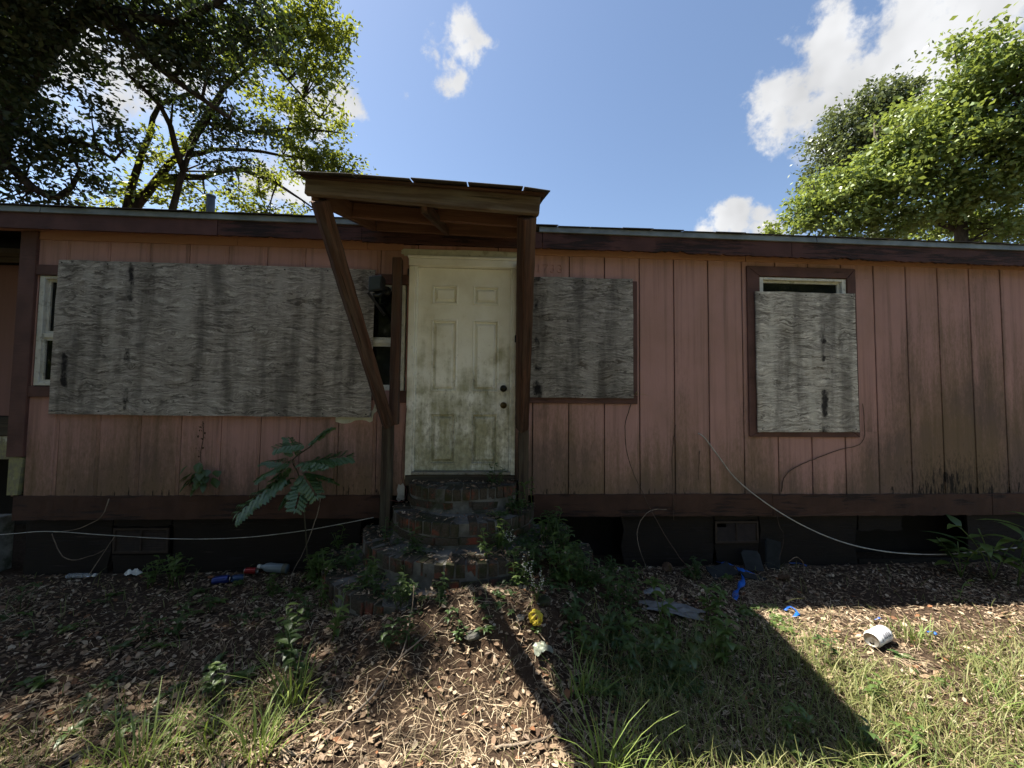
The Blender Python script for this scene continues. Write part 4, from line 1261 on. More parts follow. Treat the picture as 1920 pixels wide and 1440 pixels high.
tree('maple_tree', 'bright yellow green tree rising over the right end of the roof',
     [([(11.8, 5.41, 3.25), (11.54, 5.02, 5.57), (11.09, 4.73, 7.14), (10.76, 4.33, 8.28)], .2, .06), ([(11.35, 4.9, 6.32), (10.11, 4.93, 7.62), (9.39, 5.01, 8.18)], .1, .02), ([(11.3, 4.83, 6.54), (11.37, 4.03, 7.59), (11.18, 3.53, 8.51)], .1, .02),
      ([(11.43, 4.98, 5.95), (10.14, 5.23, 6.57), (8.93, 5.75, 6.79)], .08, .02)],
     [(9.94, 4.78, 7.65, 0.97), (9.51, 5.17, 6.79, 0.93), (8.77, 5.58, 6.84, 0.83), (8.34, 6.1, 6.58, 0.55), (9.15, 5.4, 6.2, 0.68), (10.29, 4.37, 8.54, 0.87), (10.71, 3.98, 8.75, 0.86), (11.02, 3.54, 8.74, 0.85), (10.69, 4.3, 7.5, 1.04), (11.11, 3.85, 7.81, 0.93), (10.5, 4.83, 6.51, 0.77), (9.66, 4.79, 7.12, 0.71), (8.65, 5.44, 7.25, 0.48),
      (11.54, 4.01, 6.73, 0.71), (11.06, 4.42, 6.57, 0.59), (10.04, 5.04, 5.93, 0.42) + (.6,), (11.66, 4.13, 5.58, 0.36) + (.8,), (10.15, 3.92, 9.4, 0.31) + (.6,), (11.36, 3.18, 8.56, 0.65), (11.82, 3.51, 7.37, 1.01), (8.01, 6.47, 6.36, 0.33), (12.07, 4.87, 6.19, 0.59), (12.39, 4.43, 6.12, 0.56), (11.58, 5.49, 6.26, 0.5) + (.8,), (10.5, 3.67, 9.37, 0.23) + (.7,), (9.93, 4.74, 8.61, 0.28) + (.7,), (8.31, 5.88, 7.05, 0.26) + (.8,), (9.4, 5.04, 7.66, 0.29)],
     M_LEAF_LIGHT, M_BARK2, leaf=.112, per=110, clump=.44, seed=14, asp=.6, dens=1.3)
tree('live_oak_tree', 'darker olive tree standing behind the yellow green one at the right',
     [([(13.76, 9.34, 2.75), (13.29, 8.76, 6.98), (12.62, 8.23, 9.3), (12.07, 7.84, 10.66)], .3, .08), ([(12.89, 8.43, 8.5), (11.7, 8.64, 10.08)], .12, .03), ([(12.76, 8.29, 8.97), (12.97, 7.35, 10)], .12, .03)],
     [(11.94, 7.88, 10.77, 1.23), (11.72, 8.44, 10.33, 0.88), (12.28, 7.34, 10.99, 0.84), (12.88, 7.59, 9.81, 1.2), (12.09, 8.45, 9.79, 1.09), (11.67, 9.06, 9.46, 0.61), (11.37, 8.58, 10.59, 0.41) + (.8,), (11.76, 7.51, 11.45, 0.41) + (.7,), (12.55, 7.11, 10.91, 0.66), (11.64, 9.26, 9.18, 0.58)],
     M_LEAF_OLIVE, M_BARK2, leaf=.13, per=85, clump=.5, seed=15, dens=1.2)
tree('brush_tree', 'bare twiggy brush under the bright tree at the right',
     [([(13.18, 6.87, 3.5), (12.77, 6.58, 6.1), (12.47, 6.44, 7.12)], .07, .03), ([(12.72, 6.54, 6.32), (12.22, 6.79, 7.05), (11.81, 6.85, 7.79)], .04, .012), ([(12.71, 6.52, 6.39), (12.92, 6.04, 6.79), (12.91, 5.66, 7.48)], .04, .012), ([(12.75, 6.54, 6.24), (13.3, 5.75, 6.37), (13.43, 5.41, 6.65)], .04, .012), ([(12.66, 6.51, 6.54), (12.69, 6.22, 7.03), (12.69, 5.96, 7.49)], .03, .01)],
     [(12.39, 6.65, 6.91, 0.78), (12.96, 6.07, 6.66, 0.74), (13.38, 5.71, 6.21, 0.57), (14.03, 5.73, 6.1, 0.86), (13.29, 6.6, 6.44, 0.93), (12.63, 7.31, 6.64, 0.66)],
     M_LEAF_OLIVE, M_BARK2, leaf=.12, per=40, clump=.6, seed=16)
# trees across the yard, most of them mirrored in the window glass
for k, (x, y, h, r) in enumerate(((-7.6, -6.2, 10.5, 4.6), (-2.0, -17, 12.0, 4.2), (6.0, -15.5, 12.0, 4.2), (15.5, -16, 13, 5.0), (-17, -13, 11, 4.5), (-7.5, -18, 12, 4.5))):  # the first one is added, unseen, to darken the left wall
    tree('yard_tree', 'green tree across the yard %s' % ('at the near left, added out of view to shade the wall', 'opposite the door', 'opposite the tall window', 'at the far right', 'at the far left', 'left of the one opposite the door')[k],
         [([(x, y, 0), (x + .2, y, 2.5), (x - .1, y + .2, h * .7)], .28, .08), ([(x, y, 2.4), (x - 1.5, y + .3, h * .6)], .1, .03), ([(x, y, 2.2), (x + 1.6, y - .2, h * .6)], .1, .03)],
         [(x, y, h * .62, r * .62, .45), (x - r * .5, y + .3, h * .5, r * .55, .45), (x + r * .5, y - .2, h * .5, r * .55, .45), (x, y + .5, h * .82, r * .5, .45), (x + .3, y + r * .3, h * .3, r * .6, .45)],
         M_LEAF_OLIVE, M_BARK, leaf=.27, per=70, clump=1.05, seed=30 + k, group='trees across the yard', twigs=False)

# ------------------------------------------------------------------ ground sheet
gx = np.unique(np.concatenate([-np.geomspace(7.2, 600, 22), np.linspace(-7, 8, 301), np.geomspace(8.2, 600, 22)]))
gy = np.unique(np.concatenate([-np.geomspace(4.6, 600, 22), np.linspace(-4.5, .6, 121), np.geomspace(.8, 600, 20)]))
GX, GY = np.meshgrid(gx, gy)
GZ = gz(GX, GY)
GZ = np.where(GY > .5, -.03, GZ)
nx, ny = len(gx), len(gy)
idx = np.arange(nx * ny).reshape(ny, nx)
gf = np.stack([idx[:-1, :-1], idx[:-1, 1:], idx[1:, 1:], idx[1:, :-1]], -1).reshape(-1, 4)
ground = link('ground', mesh_np('ground', np.stack([GX, GY, GZ], -1).reshape(-1, 3), gf, True), M_SOIL)
tag(ground, 'brown leaf strewn yard soil in front of the house', kind='structure')

def surf(x, y):
    """ground, or the tread of the brick steps where a point lies on one"""
    x = np.asarray(x, float)
    y = np.asarray(y, float)
    z = gz(x, y)
    on = np.zeros(x.shape, bool)
    for cx, a, b, zt, zb in reversed(TIERS):
        ins = (((x + .22 - cx) / a) ** 2 + (y / b) ** 2 < .98) & (y < 0)
        z = np.where(ins, np.maximum(zt + .003, z), z)
        on |= ins & (z <= zt + .004)
    return z, on
def pnoise(x, y, s, seed):
    r = np.random.default_rng(seed)
    t = 0
    for k in range(7):
        a, b, p = r.normal(0, s, 1)[0], r.normal(0, s, 1)[0], r.uniform(0, 6.28)
        t = t + np.sin(a * x + b * y + p)
    return t / 7 * 1.6
def scatter(n, seed, dens):
    r = np.random.default_rng(seed)
    x = r.uniform(-6.2, 6.6, n)
    y = -r.beta(1.1, 1.0, n) * 3.3 + .03
    keep = r.random(n) < dens(x, y)
    return x[keep], y[keep], r
def leaf_shapes(x, y, z, L, asp, yaw, tilt, roll, fold, curl):
    n = len(x)
    t = np.array([[0, 0, 0], [.32, .5, 0], [.70, .38, 0], [1, 0, 0], [.70, -.38, 0], [.32, -.5, 0]])
    P = np.repeat(t[None], n, 0)
    P[:, :, 1] *= asp[:, None]
    P[:, :, 2] = np.abs(P[:, :, 1]) * fold[:, None] + (P[:, :, 0] - .4) ** 2 * curl[:, None]
    P[:, :, 0] -= .5
    P *= L[:, None, None]
    c, s = np.cos(roll)[:, None], np.sin(roll)[:, None]
    Y, Z = P[:, :, 1] * c - P[:, :, 2] * s, P[:, :, 1] * s + P[:, :, 2] * c
    c, s = np.cos(tilt)[:, None], np.sin(tilt)[:, None]
    X, Z = P[:, :, 0] * c - Z * s, P[:, :, 0] * s + Z * c
    c, s = np.cos(yaw)[:, None], np.sin(yaw)[:, None]
    X, Y = X * c - Y * s, X * s + Y * c
    lo = Z.min(1, keepdims=True)
    V = np.stack([X + x[:, None], Y + y[:, None], Z - lo * .6 + z[:, None]], -1).reshape(-1, 3)
    b = np.arange(n)[:, None] * 6
    F = np.concatenate([b + np.array([0, 5, 4, 3]), b + np.array([0, 3, 2, 1])], 1).reshape(-1, 4)
    return V, F
def litter_density(x, y):
    d = .45 + .5 * np.clip(pnoise(x, y, 3.0, 5) + .5, 0, 1)
    d = d * np.where((x > .9) & (y < -1.05), .5, 1.0)
    return np.clip(d, 0, 1)
x, y, r = scatter(80000, 21, litter_density)
z, on = surf(x, y)
keep = ~on | (r.random(len(x)) < .5)
x, y, z = x[keep], y[keep], z[keep]
n = len(x)
V, F = leaf_shapes(x, y, z + r.uniform(0, .014, n), r.uniform(.012, .038, n) * r.choice([.75, 1, 1.35], n), r.uniform(.35, .72, n), r.uniform(0, 6.28, n), r.normal(0, .28, n), r.normal(0, .28, n), r.uniform(-.15, .55, n), r.uniform(-.2, .6, n))
litter = link('leaf_litter', mesh_np('leaf_litter', V, F), M_LITTER)
tag(litter, 'brown dead leaf litter covering the yard soil', 'leaf litter', kind='stuff')
# the nearest big leaves, one by one
lr = np.random.default_rng(77)
LEAFM = []
for k in range(8):
    V, F = leaf_shapes(np.zeros(1), np.zeros(1), np.zeros(1), np.array([lr.uniform(.038, .06)]), np.array([lr.uniform(.4, .7)]), np.zeros(1), np.array([lr.normal(0, .15)]), np.array([lr.normal(0, .2)]), np.array([lr.uniform(0, .6)]), np.array([lr.uniform(-.1, .7)]))
    me = mesh_np('leaf', V, F, True)
    LEAFM.append(me)
LEAFMATS = [plain('single_leaf_%d' % k, c, .8, var=.2, scale=30) for k, c in enumerate(((.32, .23, .15), (.24, .16, .10), (.15, .095, .06), (.42, .33, .23), (.27, .14, .075), (.20, .145, .10)))]
for k, me in enumerate(LEAFM):
    me.materials.append(LEAFMATS[k % 6])
for k in range(230):
    while True:
        lx, ly = lr.uniform(-3.2, 3.0), -lr.uniform(.75, 2.25)
        if abs(lx) < 3.4 + ly * .55 and (lx < 1.0 or lr.random() < .3):
            break
    lz, on = surf(lx, ly)
    o = bpy.data.objects.new('leaf', LEAFM[k % 8])
    COL.objects.link(o)
    o.parent = litter
    o.location = (lx, ly, float(lz) + .012)
    o.rotation_euler = (lr.normal(0, .15), lr.normal(0, .15), lr.uniform(0, 6.28))
    o.scale = [lr.uniform(.75, 1.15)] * 3
# straw and pine needles
def straw_density(x, y):
    mid = np.exp(-((x + .1) / 1.3) ** 2 - ((y + 1.75) / .75) ** 2)
    return np.clip(.30 + .4 * pnoise(x, y, 2.2, 8) + mid * .55 + np.where((x > .9) & (y < -.7), .2, 0), 0, 1) * np.clip(.75 + .6 * pnoise(x, y, 6.0, 18), .15, 1)
x, y, r = scatter(120000, 22, straw_density)
z, on = surf(x, y)
keep = ~on | (r.random(len(x)) < .15)
x, y, z = x[keep], y[keep], z[keep]
n = len(x)
L, yaw = r.uniform(.03, .13, n), r.uniform(0, 6.28, n)
dx, dy = np.cos(yaw), np.sin(yaw)
wd = r.uniform(.0006, .0014, n)
z0, z1, z2 = z + r.uniform(.002, .02, n), z + r.uniform(.004, .034, n), z + r.uniform(.002, .022, n)
bend = r.normal(0, .055, n) * L
cx_, cy_ = x - dy * bend, y + dx * bend
def strip(px_, py_, pz_, wx, wy):
    return np.stack([np.stack([px_ - wx, py_ - wy, pz_], -1), np.stack([px_ + wx, py_ + wy, pz_ + .0006], -1)], 1)
A_ = strip(x - dx * L / 2, y - dy * L / 2, z0, -dy * wd, dx * wd)
B_ = strip(cx_, cy_, z1, -dy * wd, dx * wd)
C_ = strip(x + dx * L / 2, y + dy * L / 2, z2, -dy * wd * .5, dx * wd * .5)
V = np.concatenate([A_, B_, C_], 1).reshape(-1, 3)
b = np.arange(n)[:, None] * 6
F = np.concatenate([b + np.array([0, 1, 3, 2]), b + np.array([2, 3, 5, 4])], 1).reshape(-1, 4)
tag(link('dry_straw', mesh_np('dry_straw', V, F), M_STRAW), 'pale dry straw and pine needles matted on the ground', 'straw', kind='stuff')
# grass
def blades(x, y, z, h, wd, yaw, lean, rng, curl=1.0):
    n = len(x)
    dx, dy = np.cos(yaw), np.sin(yaw)
    sx, sy = -dy * wd, dx * wd
    def lev(t, k):
        off = lean * h * t ** 1.8 * curl
        return np.stack([np.stack([x + dx * off - sx * k, y + dy * off - sy * k, z + h * t * np.sqrt(np.clip(1 - (lean * t * .55) ** 2, .15, 1))], -1),
                         np.stack([x + dx * off + sx * k, y + dy * off + sy * k, z + h * t * np.sqrt(np.clip(1 - (lean * t * .55) ** 2, .15, 1))], -1)], 1)
    V = np.concatenate([lev(0, .8), lev(.35, 1.0), lev(.7, .75), lev(1.0, .12)], 1).reshape(-1, 3)
    b = np.arange(n)[:, None] * 8
    F = np.concatenate([b + np.array([0, 1, 3, 2]), b + np.array([2, 3, 5, 4]), b + np.array([4, 5, 7, 6])], 1).reshape(-1, 4)
    return V, F
def grass_density(x, y):
    right = np.clip((x - .50) / .35, 0, 1) * np.clip((-y - .95) / .45, 0, 1)
    right *= np.clip(.70 + .5 * pnoise(x, y, 2.6, 3), .15, 1)
    fr = np.clip((-y - 2.2) / .5, 0, 1) * .5
    left = np.clip((-x - .7) / .4, 0, 1) * np.clip((-y - 1.35) / .5, 0, 1) * np.clip(.12 + .6 * pnoise(x, y, 3.0, 4), 0, .7)
    can_ = np.clip(np.hypot(x - 2.60, y + 1.30) / .22 - .6, 0, 1)
    return np.clip((np.maximum(np.maximum(right, left), fr * .4) + .012) * can_, 0, 1)
x, y, r = scatter(190000, 23, grass_density)
z, on = surf(x, y)
x, y, z = x[~on], y[~on], z[~on]
n = len(x)
V, F = blades(x, y, z, r.uniform(.03, .11, n) * r.choice([.7, 1, 1.4], n), r.uniform(.0011, .0027, n), r.uniform(0, 6.28, n), r.uniform(.2, 1.5, n), r)
tag(link('grass', mesh_np('grass', V, F), M_GRASS), 'short patchy lawn grass at the right of the yard', 'grass', kind='stuff')
tr = np.random.default_rng(5)
for (px_, py_), nb, h, sp, lab in (
        ((-1.001, -1.591), 60, .27, .05, 'long arching grass tuft in the dappled light left of centre'), ((-1.018, -1.867), 55, .22, .06, 'sunlit grass tuft near the bottom edge at the left'), ((-1.492, -1.892), 60, .25, .07, 'broad bladed grass tuft at the bottom left edge'),
        ((0.501, -2.006), 46, .30, .05, 'tall bright grass tuft at the bottom edge below the shadow'), ((0.491, -1.599), 40, .2, .05, 'thin grass tuft along the left edge of the awning shadow'),
        ((0.621, -2.029), 30, .2, .05, 'short bright grass tuft at the bottom centre'), ((1.677, -2.06), 50, .17, .08, 'green grass tuft at the bottom edge right of the shadow'), ((2.668, -1.74), 45, .16, .08, 'sunlit grass tuft at the right edge of the yard'),
        ((-1.28, -1.751), 30, .18, .05, 'sparse grass tuft among the leaves at the left'), ((2.894, -1.159), 40, .13, .05, 'small grass tuft right of the white can'), ((-1.102, -0.776), 45, .10, .04, 'dark grass tuft against the lowest brick step')):
    x = px_ + tr.normal(0, sp, nb)
    y = py_ + tr.normal(0, sp * .8, nb)
    V, F = blades(x - px_, y - py_, gz(x, y) - gzf(px_, py_), h * tr.uniform(.45, 1.1, nb), tr.uniform(.0018, .0042, nb), np.arctan2(y - py_, x - px_) + tr.normal(0, .7, nb), tr.uniform(.25, 1.15, nb), tr)
    o = link('grass_tuft', mesh_np('grass_tuft', V, F), M_GRASS_TALL, loc=(px_, py_, gzf(px_, py_)))
    tag(o, lab, 'grass tuft', 'long grass tufts', 'stuff')

# ------------------------------------------------------------------ weeds
def one_leaf(mb, base, d, L, w, droop, rnd, lobes=0):
    """a leaf with a folded midrib, five stations long"""
    d = Vector(d).normalized()
    s = d.cross(Vector((0, 0, 1)))
    if s.length < .1:
        s = Vector((1, 0, 0))
    s.normalize()
    prof = [0, .62, 1.0, .82, .45, 0]
    b = len(mb.v)
    P = Vector(base)
    st = []
    dd = d.copy()
    for i, k in enumerate(prof):
        st.append((P.copy(), k * w / 2))
        P = P + dd * (L / 5)
        dd = (dd + Vector((0, 0, -droop / 5))).normalized()
    for (p, k) in st:
        up = s.cross(d).normalized()
        mb.v += [tuple(p + s * k + up * k * .25), tuple(p), tuple(p - s * k + up * k * .25)]
    for i in range(5):
        a, c = b + i * 3, b + i * 3 + 3
        mb.f += [(a, a + 1, c + 1, c), (a + 1, a + 2, c + 2, c + 1)]
def weed_template(kind, seed):
    rnd = random.Random(seed)
    fo, stm = MB(), MB()
    if kind == 'rosette':
        for k in range(rnd.randint(6, 10)):
            a = rnd.uniform(0, 6.28)
            one_leaf(fo, (0, 0, .006), (math.cos(a), math.sin(a), rnd.uniform(.2, .8)), rnd.uniform(.05, .10), rnd.uniform(.022, .042), 1.1, rnd)
        stm.tube([(0, 0, -.01), (0, 0, .02)], .004, 5)
    elif kind == 'upright':
        n = rnd.randint(2, 4)
        for q in range(n):
            h = rnd.uniform(.10, .22)
            ox, oy = rnd.uniform(-.03, .03), rnd.uniform(-.03, .03)
            tx, ty = rnd.uniform(-.06, .06), rnd.uniform(-.06, .06)
            stm.tube([(ox, oy, -.01), (ox + tx * .5, oy + ty * .5, h * .55), (ox + tx, oy + ty, h)], [.003, .0024, .0015], 5)
            for k in range(rnd.randint(6, 9)):
                t = rnd.uniform(.25, 1)
                a = rnd.uniform(0, 6.28)
                one_leaf(fo, (ox + tx * t, oy + ty * t, h * t), (math.cos(a), math.sin(a), rnd.uniform(.1, .7)), rnd.uniform(.04, .075), rnd.uniform(.018, .034), 1.0, rnd)
    else:
        for q in range(6):
            a = rnd.uniform(0, 6.28)
            R = rnd.uniform(.05, .14)
            pts = [(0, 0, .004), (math.cos(a) * R * .5, math.sin(a) * R * .5, .03), (math.cos(a) * R, math.sin(a) * R, .012)]
            stm.tube(pts, .0016, 4)
            for k in range(5):
                t = rnd.uniform(.2, 1)
                b = rnd.uniform(0, 6.28)
                one_leaf(fo, (pts[2][0] * t, pts[2][1] * t, .025), (math.cos(b), math.sin(b), rnd.uniform(.1, .9)), rnd.uniform(.022, .042), rnd.uniform(.014, .026), .9, rnd)
    return fo.mesh('foliage', True), stm.mesh('stem', True)
WT = {k: [weed_template(k, 50 + i) for i in range(4)] for k in ('rosette', 'upright', 'creeper')}
WT2 = {}
for k, L in WT.items():
    WT2[k] = [(f.copy(), s.copy()) for f, s in L]
for d_, mt in ((WT, M_WEED), (WT2, M_WEED_DARK)):
    for L in d_.values():
        for f, s in L:
            f.materials.append(mt)
            s.materials.append(mt)
wr = random.Random(9)
def weed(x, y, kind, label, group, scale=1.0, dark=False, z=None, h=0.0):
    zz = float(surf(x, y)[0]) if z is None else z
    f, s = wr.choice((WT2 if dark else WT)[kind])
    r = empty('weed', (x, y, zz), wr.uniform(0, 6.28))
    k = scale * wr.uniform(.75, 1.25)
    r.scale = (k, k, k)
    tag(r, label, 'weed', group)
    for nm, me in (('foliage', f), ('stem', s)):
        link(nm, me, None, r)
    return r
def field(n, x0, x1, y0, y1, kinds, label, group, scale=1.0, dark=.5):
    for k in range(n):
        weed(wr.uniform(x0, x1), wr.uniform(y0, y1), wr.choice(kinds), label, group, scale, wr.random() < dark)
field(64, .50, 1.12, -1.62, -.62, ('upright', 'creeper', 'rosette', 'creeper'), 'low leafy weed in the thick patch right of the brick steps', 'weeds in the patch right of the steps', 1.0, .55)
field(62, -.02, .80, -.95, -.10, ('upright', 'creeper', 'creeper'), 'leafy weed smothering the right side of the brick steps', 'weeds on the right side of the steps', 1.0, .6)
field(26, -.60, .40, -1.40, -.98, ('upright', 'creeper', 'rosette'), 'weed growing along the front of the lowest brick step', 'weeds in front of the steps', .68, .85)  # mostly the dark leaf, so shade at this spot is partly in the colour
field(20, -1.25, -.50, -1.10, -.40, ('upright', 'creeper'), 'weed growing on the left of the lowest brick step', 'weeds on the left of the steps', .9, .7)
field(60, -3.9, -1.25, -1.75, -.25, ('rosette', 'rosette', 'creeper', 'upright'), 'low broadleaf weed scattered in the shaded left yard', 'weeds in the left yard', .85, .6)
field(10, 1.12, 1.62, -1.45, -.95, ('upright', 'rosette'), 'broad leaved weed in the middle of the awning shadow', 'weeds in the awning shadow', 1.35, .3)
field(14, 1.7, 2.3, -1.2, -.7, ('rosette', 'creeper'), 'small weed at the tip of the sunlit grass', 'weeds at the tip of the sunlit grass', .8, .1)
for x0_, x1_, n_ in ((-3.0, -2.42, 5), (-1.52, -1.2, 7)):
    field(n_, x0_, x1_, -.34, -.06, ('upright',), 'pale leaved weed along the dark foundation left of the steps', 'weeds along the left foundation', 1.15, .3)
field(10, .95, 2.2, -.42, -.1, ('upright', 'creeper'), 'weed along the foundation right of the steps', 'weeds along the right foundation', .9, .8)
field(30, 1.0, 3.4, -2.3, -1.3, ('rosette', 'upright', 'creeper'), 'small weed among the lawn grass at the right', 'weeds in the lawn', .7, .4)
field(6, -1.35, -.95, -1.45, -1.2, ('rosette', 'upright'), 'rounded weed clump in front left of the steps', 'weed clump left of centre', 1.1, .3)
# flowering weeds by the toy
fw = random.Random(31)
M_PETAL = plain('pale_petal', (.55, .52, .44), .7)
for k, (x, y) in enumerate(((0.142, -0.653), (0.258, -0.979), (0.046, 0.084), (0.315, -1.131))):
    r = tag(empty('flowering_weed', (x, y, float(surf(x, y)[0]))), 'thin weed with tiny white flowers on the steps, %s' % ('left of the tallest one', 'the tallest one above the yellow ball', 'farthest to the left', 'beside the yellow ball')[k], 'weed', 'flowering weeds')
    st, pe, fo = MB(), MB(), MB()
    for q in range(4):
        h = fw.uniform(.12, .26) * (1.3 if k == 1 else 1)
        tx, ty = fw.uniform(-.06, .06), fw.uniform(-.05, .05)
        P = [(0, 0, 0), (tx * .4, ty * .4, h * .5), (tx, ty, h)]
        st.tube(P, [.0022, .0016, .001], 4)
        for m_ in range(9):
            t = fw.uniform(.45, 1)
            c = Vector((tx * t + fw.uniform(-.012, .012), ty * t + fw.uniform(-.012, .012), h * t))
            pe.lathe([(0, -.004), (.005, 0), (0, .005)], 6, Matrix.Translation(c))
        for m_ in range(4):
            a = fw.uniform(0, 6.28)
            t = fw.uniform(.1, .5)
            one_leaf(fo, (tx * t, ty * t, h * t), (math.cos(a), math.sin(a), .5), .04, .018, .8, fw)
    st.obj('stem', M_WEED, r)
    pe.obj('petals', M_PETAL, r)
    fo.obj('foliage', M_WEED, r, True)
# tall weeds at the right end
for k, (x, y, h, nl, lab) in enumerate((((4.619, -0.35, 0.142)[0], -.35, .42, 9, 'big strap leaved weed against the foundation at the right edge'), ((4.371, -0.3, 0.173)[0], -.3, .30, 7, 'heart leaved vine weed left of the strap leaved one'), ((4.714, -0.45, 0.23)[0], -.45, .5, 8, 'tallest weed at the right edge of the picture'))):
    r = tag(empty('tall_weed', (x, y, gzf(x, y))), lab, 'weed', 'tall weeds at the right end')
    r.scale = (1.25, 1.25, 1.1)
    st = MB()
    rn = random.Random(60 + k)
    for q in range(3):
        tx, ty = rn.uniform(-.2, .2), rn.uniform(-.1, .1)
        P = [Vector((0, 0, 0)), Vector((tx * .4, ty * .4, h * .6)), Vector((tx, ty, h))]
        st.tube(smoothline(P, .05), .0035, 5)
        for m_ in range(nl // 2 + 2):
            t = rn.uniform(.3, 1)
            a = rn.uniform(0, 6.28)
            lf = MB()
            one_leaf(lf, (0, 0, 0), (math.cos(a), math.sin(a) - .3, rn.uniform(.0, .9)), rn.uniform(.16, .30) if k != 1 else .11, .06 if k != 1 else .09, 1.0, rn)
            lf.obj('leaf', M_WEED if rn.random() < .6 else M_WEED_DARK, r, True, loc=(tx * t, ty * t, h * t))
    st.obj('stem', M_WEED, r, True)
# sunlit sprig at the edge of the shade
x, y = (3.798, -0.716)
r = tag(empty('sprig', (x, y, gzf(x, y))), 'curved sprig with heart shaped leaves at the sunlit edge on the right', 'weed')
P = smoothline([(0, 0, 0), (.03, 0, .07), (.09, .02, .14), (.2, .05, .16)], .02)
MB().tube(P, .003, 5).obj('stem', M_WEED, r, True)
for (t, a, L) in ((.35, 2.6, .05), (.55, 1.0, .06), (.75, -1.2, .05), (.15, 3.4, .05)):
    lf = MB()
    one_leaf(lf, (0, 0, 0), (math.cos(a), -.3, .35), L, L * .8, .8, random.Random(1))
    lf.obj('leaf', M_WEED, r, True, loc=tuple(P[int(t * (len(P) - 1))]))

# ------------------------------------------------------------------ sapling against the wall, its leaves one by one
def frond_mesh(L, seed):
    rnd = random.Random(seed)
    mb = MB()
    n = 7
    pts = [Vector((L * t / 10, 0, -.22 * L * (t / 10) ** 2)) for t in range(11)]
    mb.tube(pts, [.003 * (1 - t / 12) for t in range(11)], 4)
    for i in range(n):
        t = .22 + .74 * i / (n - 1)
        p = Vector((L * t, 0, -.22 * L * t * t))
        ll = L * (.34 - .16 * abs(t - .45)) * rnd.uniform(.85, 1.1)
        for s in (-1, 1):
            ax = Vector((.5, s * .85, -.25 + rnd.uniform(-.15, .15))).normalized()
            for q in range(4):
                u = .12 + .25 * q
                for e in (-1, 1):
                    dd = (ax + Vector((ax.y, -ax.x, 0)) * e * .75 + Vector((0, 0, -.25))).normalized()
                    one_leaf(mb, p + ax * ll * u, dd, ll * (.62 - .09 * q) * rnd.uniform(.85, 1.15), ll * .24, .9, rnd)
            one_leaf(mb, p + ax * ll * .85, ax, ll * .4, ll * .17, .9, rnd)
    one_leaf(mb, pts[-1], (1, 0, -.4), L * .16, L * .06, .8, rnd)
    me = mb.mesh('leaf', True)
    me.materials.append(M_SAPLING)
    return me
FR = [frond_mesh(1.0, k) for k in range(3)]
sb = (-1.528, -0.28, 0.121)
sapling = tag(empty('sapling', (sb[0], sb[1], 0)), 'young sapling with drooping feathery leaves between the big board and the steps', 'sapling')
SPT = [(-1.528, -0.28, 0.121), (-1.572, -0.27, 0.52), (-1.615, -0.26, 0.833), (-1.67, -0.25, 0.991), (-1.704, -0.25, 1.073), (-1.551, -0.24, 1.197)]
def loc_(p):
    return (p[0] - sb[0], p[1] - sb[1], p[2])
MB().tube(smoothline([loc_(p) for p in SPT], .03), [.006] * 1 + [.0055] * (len(smoothline([loc_(p) for p in SPT], .03)) - 1), 6).obj('stem', plain('reddish_green_stem', (.05, .045, .022), .7), sapling, True)
for k, (a, b) in enumerate((((-1.675, -0.27, 1.04), (-1.9, -0.42, 0.977)), ((-1.641, -0.27, 0.949), (-2.015, -0.5, 0.733)), ((-1.66, -0.27, 1.004), (-1.94, -0.22, 1.087)), ((-1.627, -0.27, 0.94), (-1.329, -0.32, 0.95)), ((-1.611, -0.27, 0.881), (-1.522, -0.5, 0.748)), ((-1.641, -0.27, 0.972), (-1.277, -0.2, 1.133)),
                            ((-1.59, -0.25, 1.152), (-1.442, -0.22, 1.358)), ((-1.611, -0.27, 0.881), (-1.762, -0.36, 0.724)), ((-1.68, -0.27, 1.058), (-1.754, -0.2, 1.261)), ((-1.568, -0.25, 1.184), (-1.758, -0.4, 1.214)), ((-1.661, -0.27, 1.013), (-1.346, -0.45, 1.105)), ((-1.641, -0.27, 0.967), (-1.436, -0.42, 0.826)), ((-1.675, -0.27, 1.031), (-1.866, -0.3, 0.887)), ((-1.612, -0.27, 0.904), (-2.009, -0.25, 0.786)))):
    a, b = Vector(loc_(a)), Vector(loc_(b))
    d = b - a
    L = d.length
    d.normalize()
    sd = Vector((0, 0, 1)).cross(d).normalized()
    u = d.cross(sd)
    M = Matrix((d, sd, u)).transposed().to_4x4() @ Matrix.Rotation(random.uniform(-.4, .4), 4, 'X') @ Matrix.Scale(L, 4)
    M.translation = a + u * L * .1
    link('leaf', FR[k % 3], None, sapling, mw=M)
# leafy climber on the wall under the wide board, withered above
cl = tag(empty('wall_climber', (-2.602, -0.02, 0.733)), 'withered climber on the pink wall with a green leaf bunch at its foot', 'climber')
cw0 = Vector((-2.602, -0.02, 0.733))
MB().tube(smoothline([Vector(p) - cw0 for p in ((-2.602, -0.02, 0.733), (-2.621, -0.02, 0.949), (-2.641, -0.015, 1.093), (-2.626, -0.012, 1.239), (-2.637, -0.012, 1.385))], .03), .003, 5).obj('stem', M_VINE, cl)
cr_ = random.Random(8)
for k in range(34):
    a = cr_.uniform(0, 6.28)
    rr = cr_.uniform(.0, .15)
    c = Vector((-2.605, -0.04, 0.905)) - cw0 + Vector((rr * math.cos(a), cr_.uniform(-.05, .01), rr * math.sin(a) * .8))
    lf = MB()
    one_leaf(lf, (0, 0, 0), (math.cos(a) * .6, -.35, -.6), cr_.uniform(.07, .115), cr_.uniform(.05, .08), .6, cr_)
    lf.obj('leaf', M_WEED_DARK, cl, True, loc=tuple(c))
M_DRYLEAF = plain('withered_leaf', (.085, .05, .022), .9)
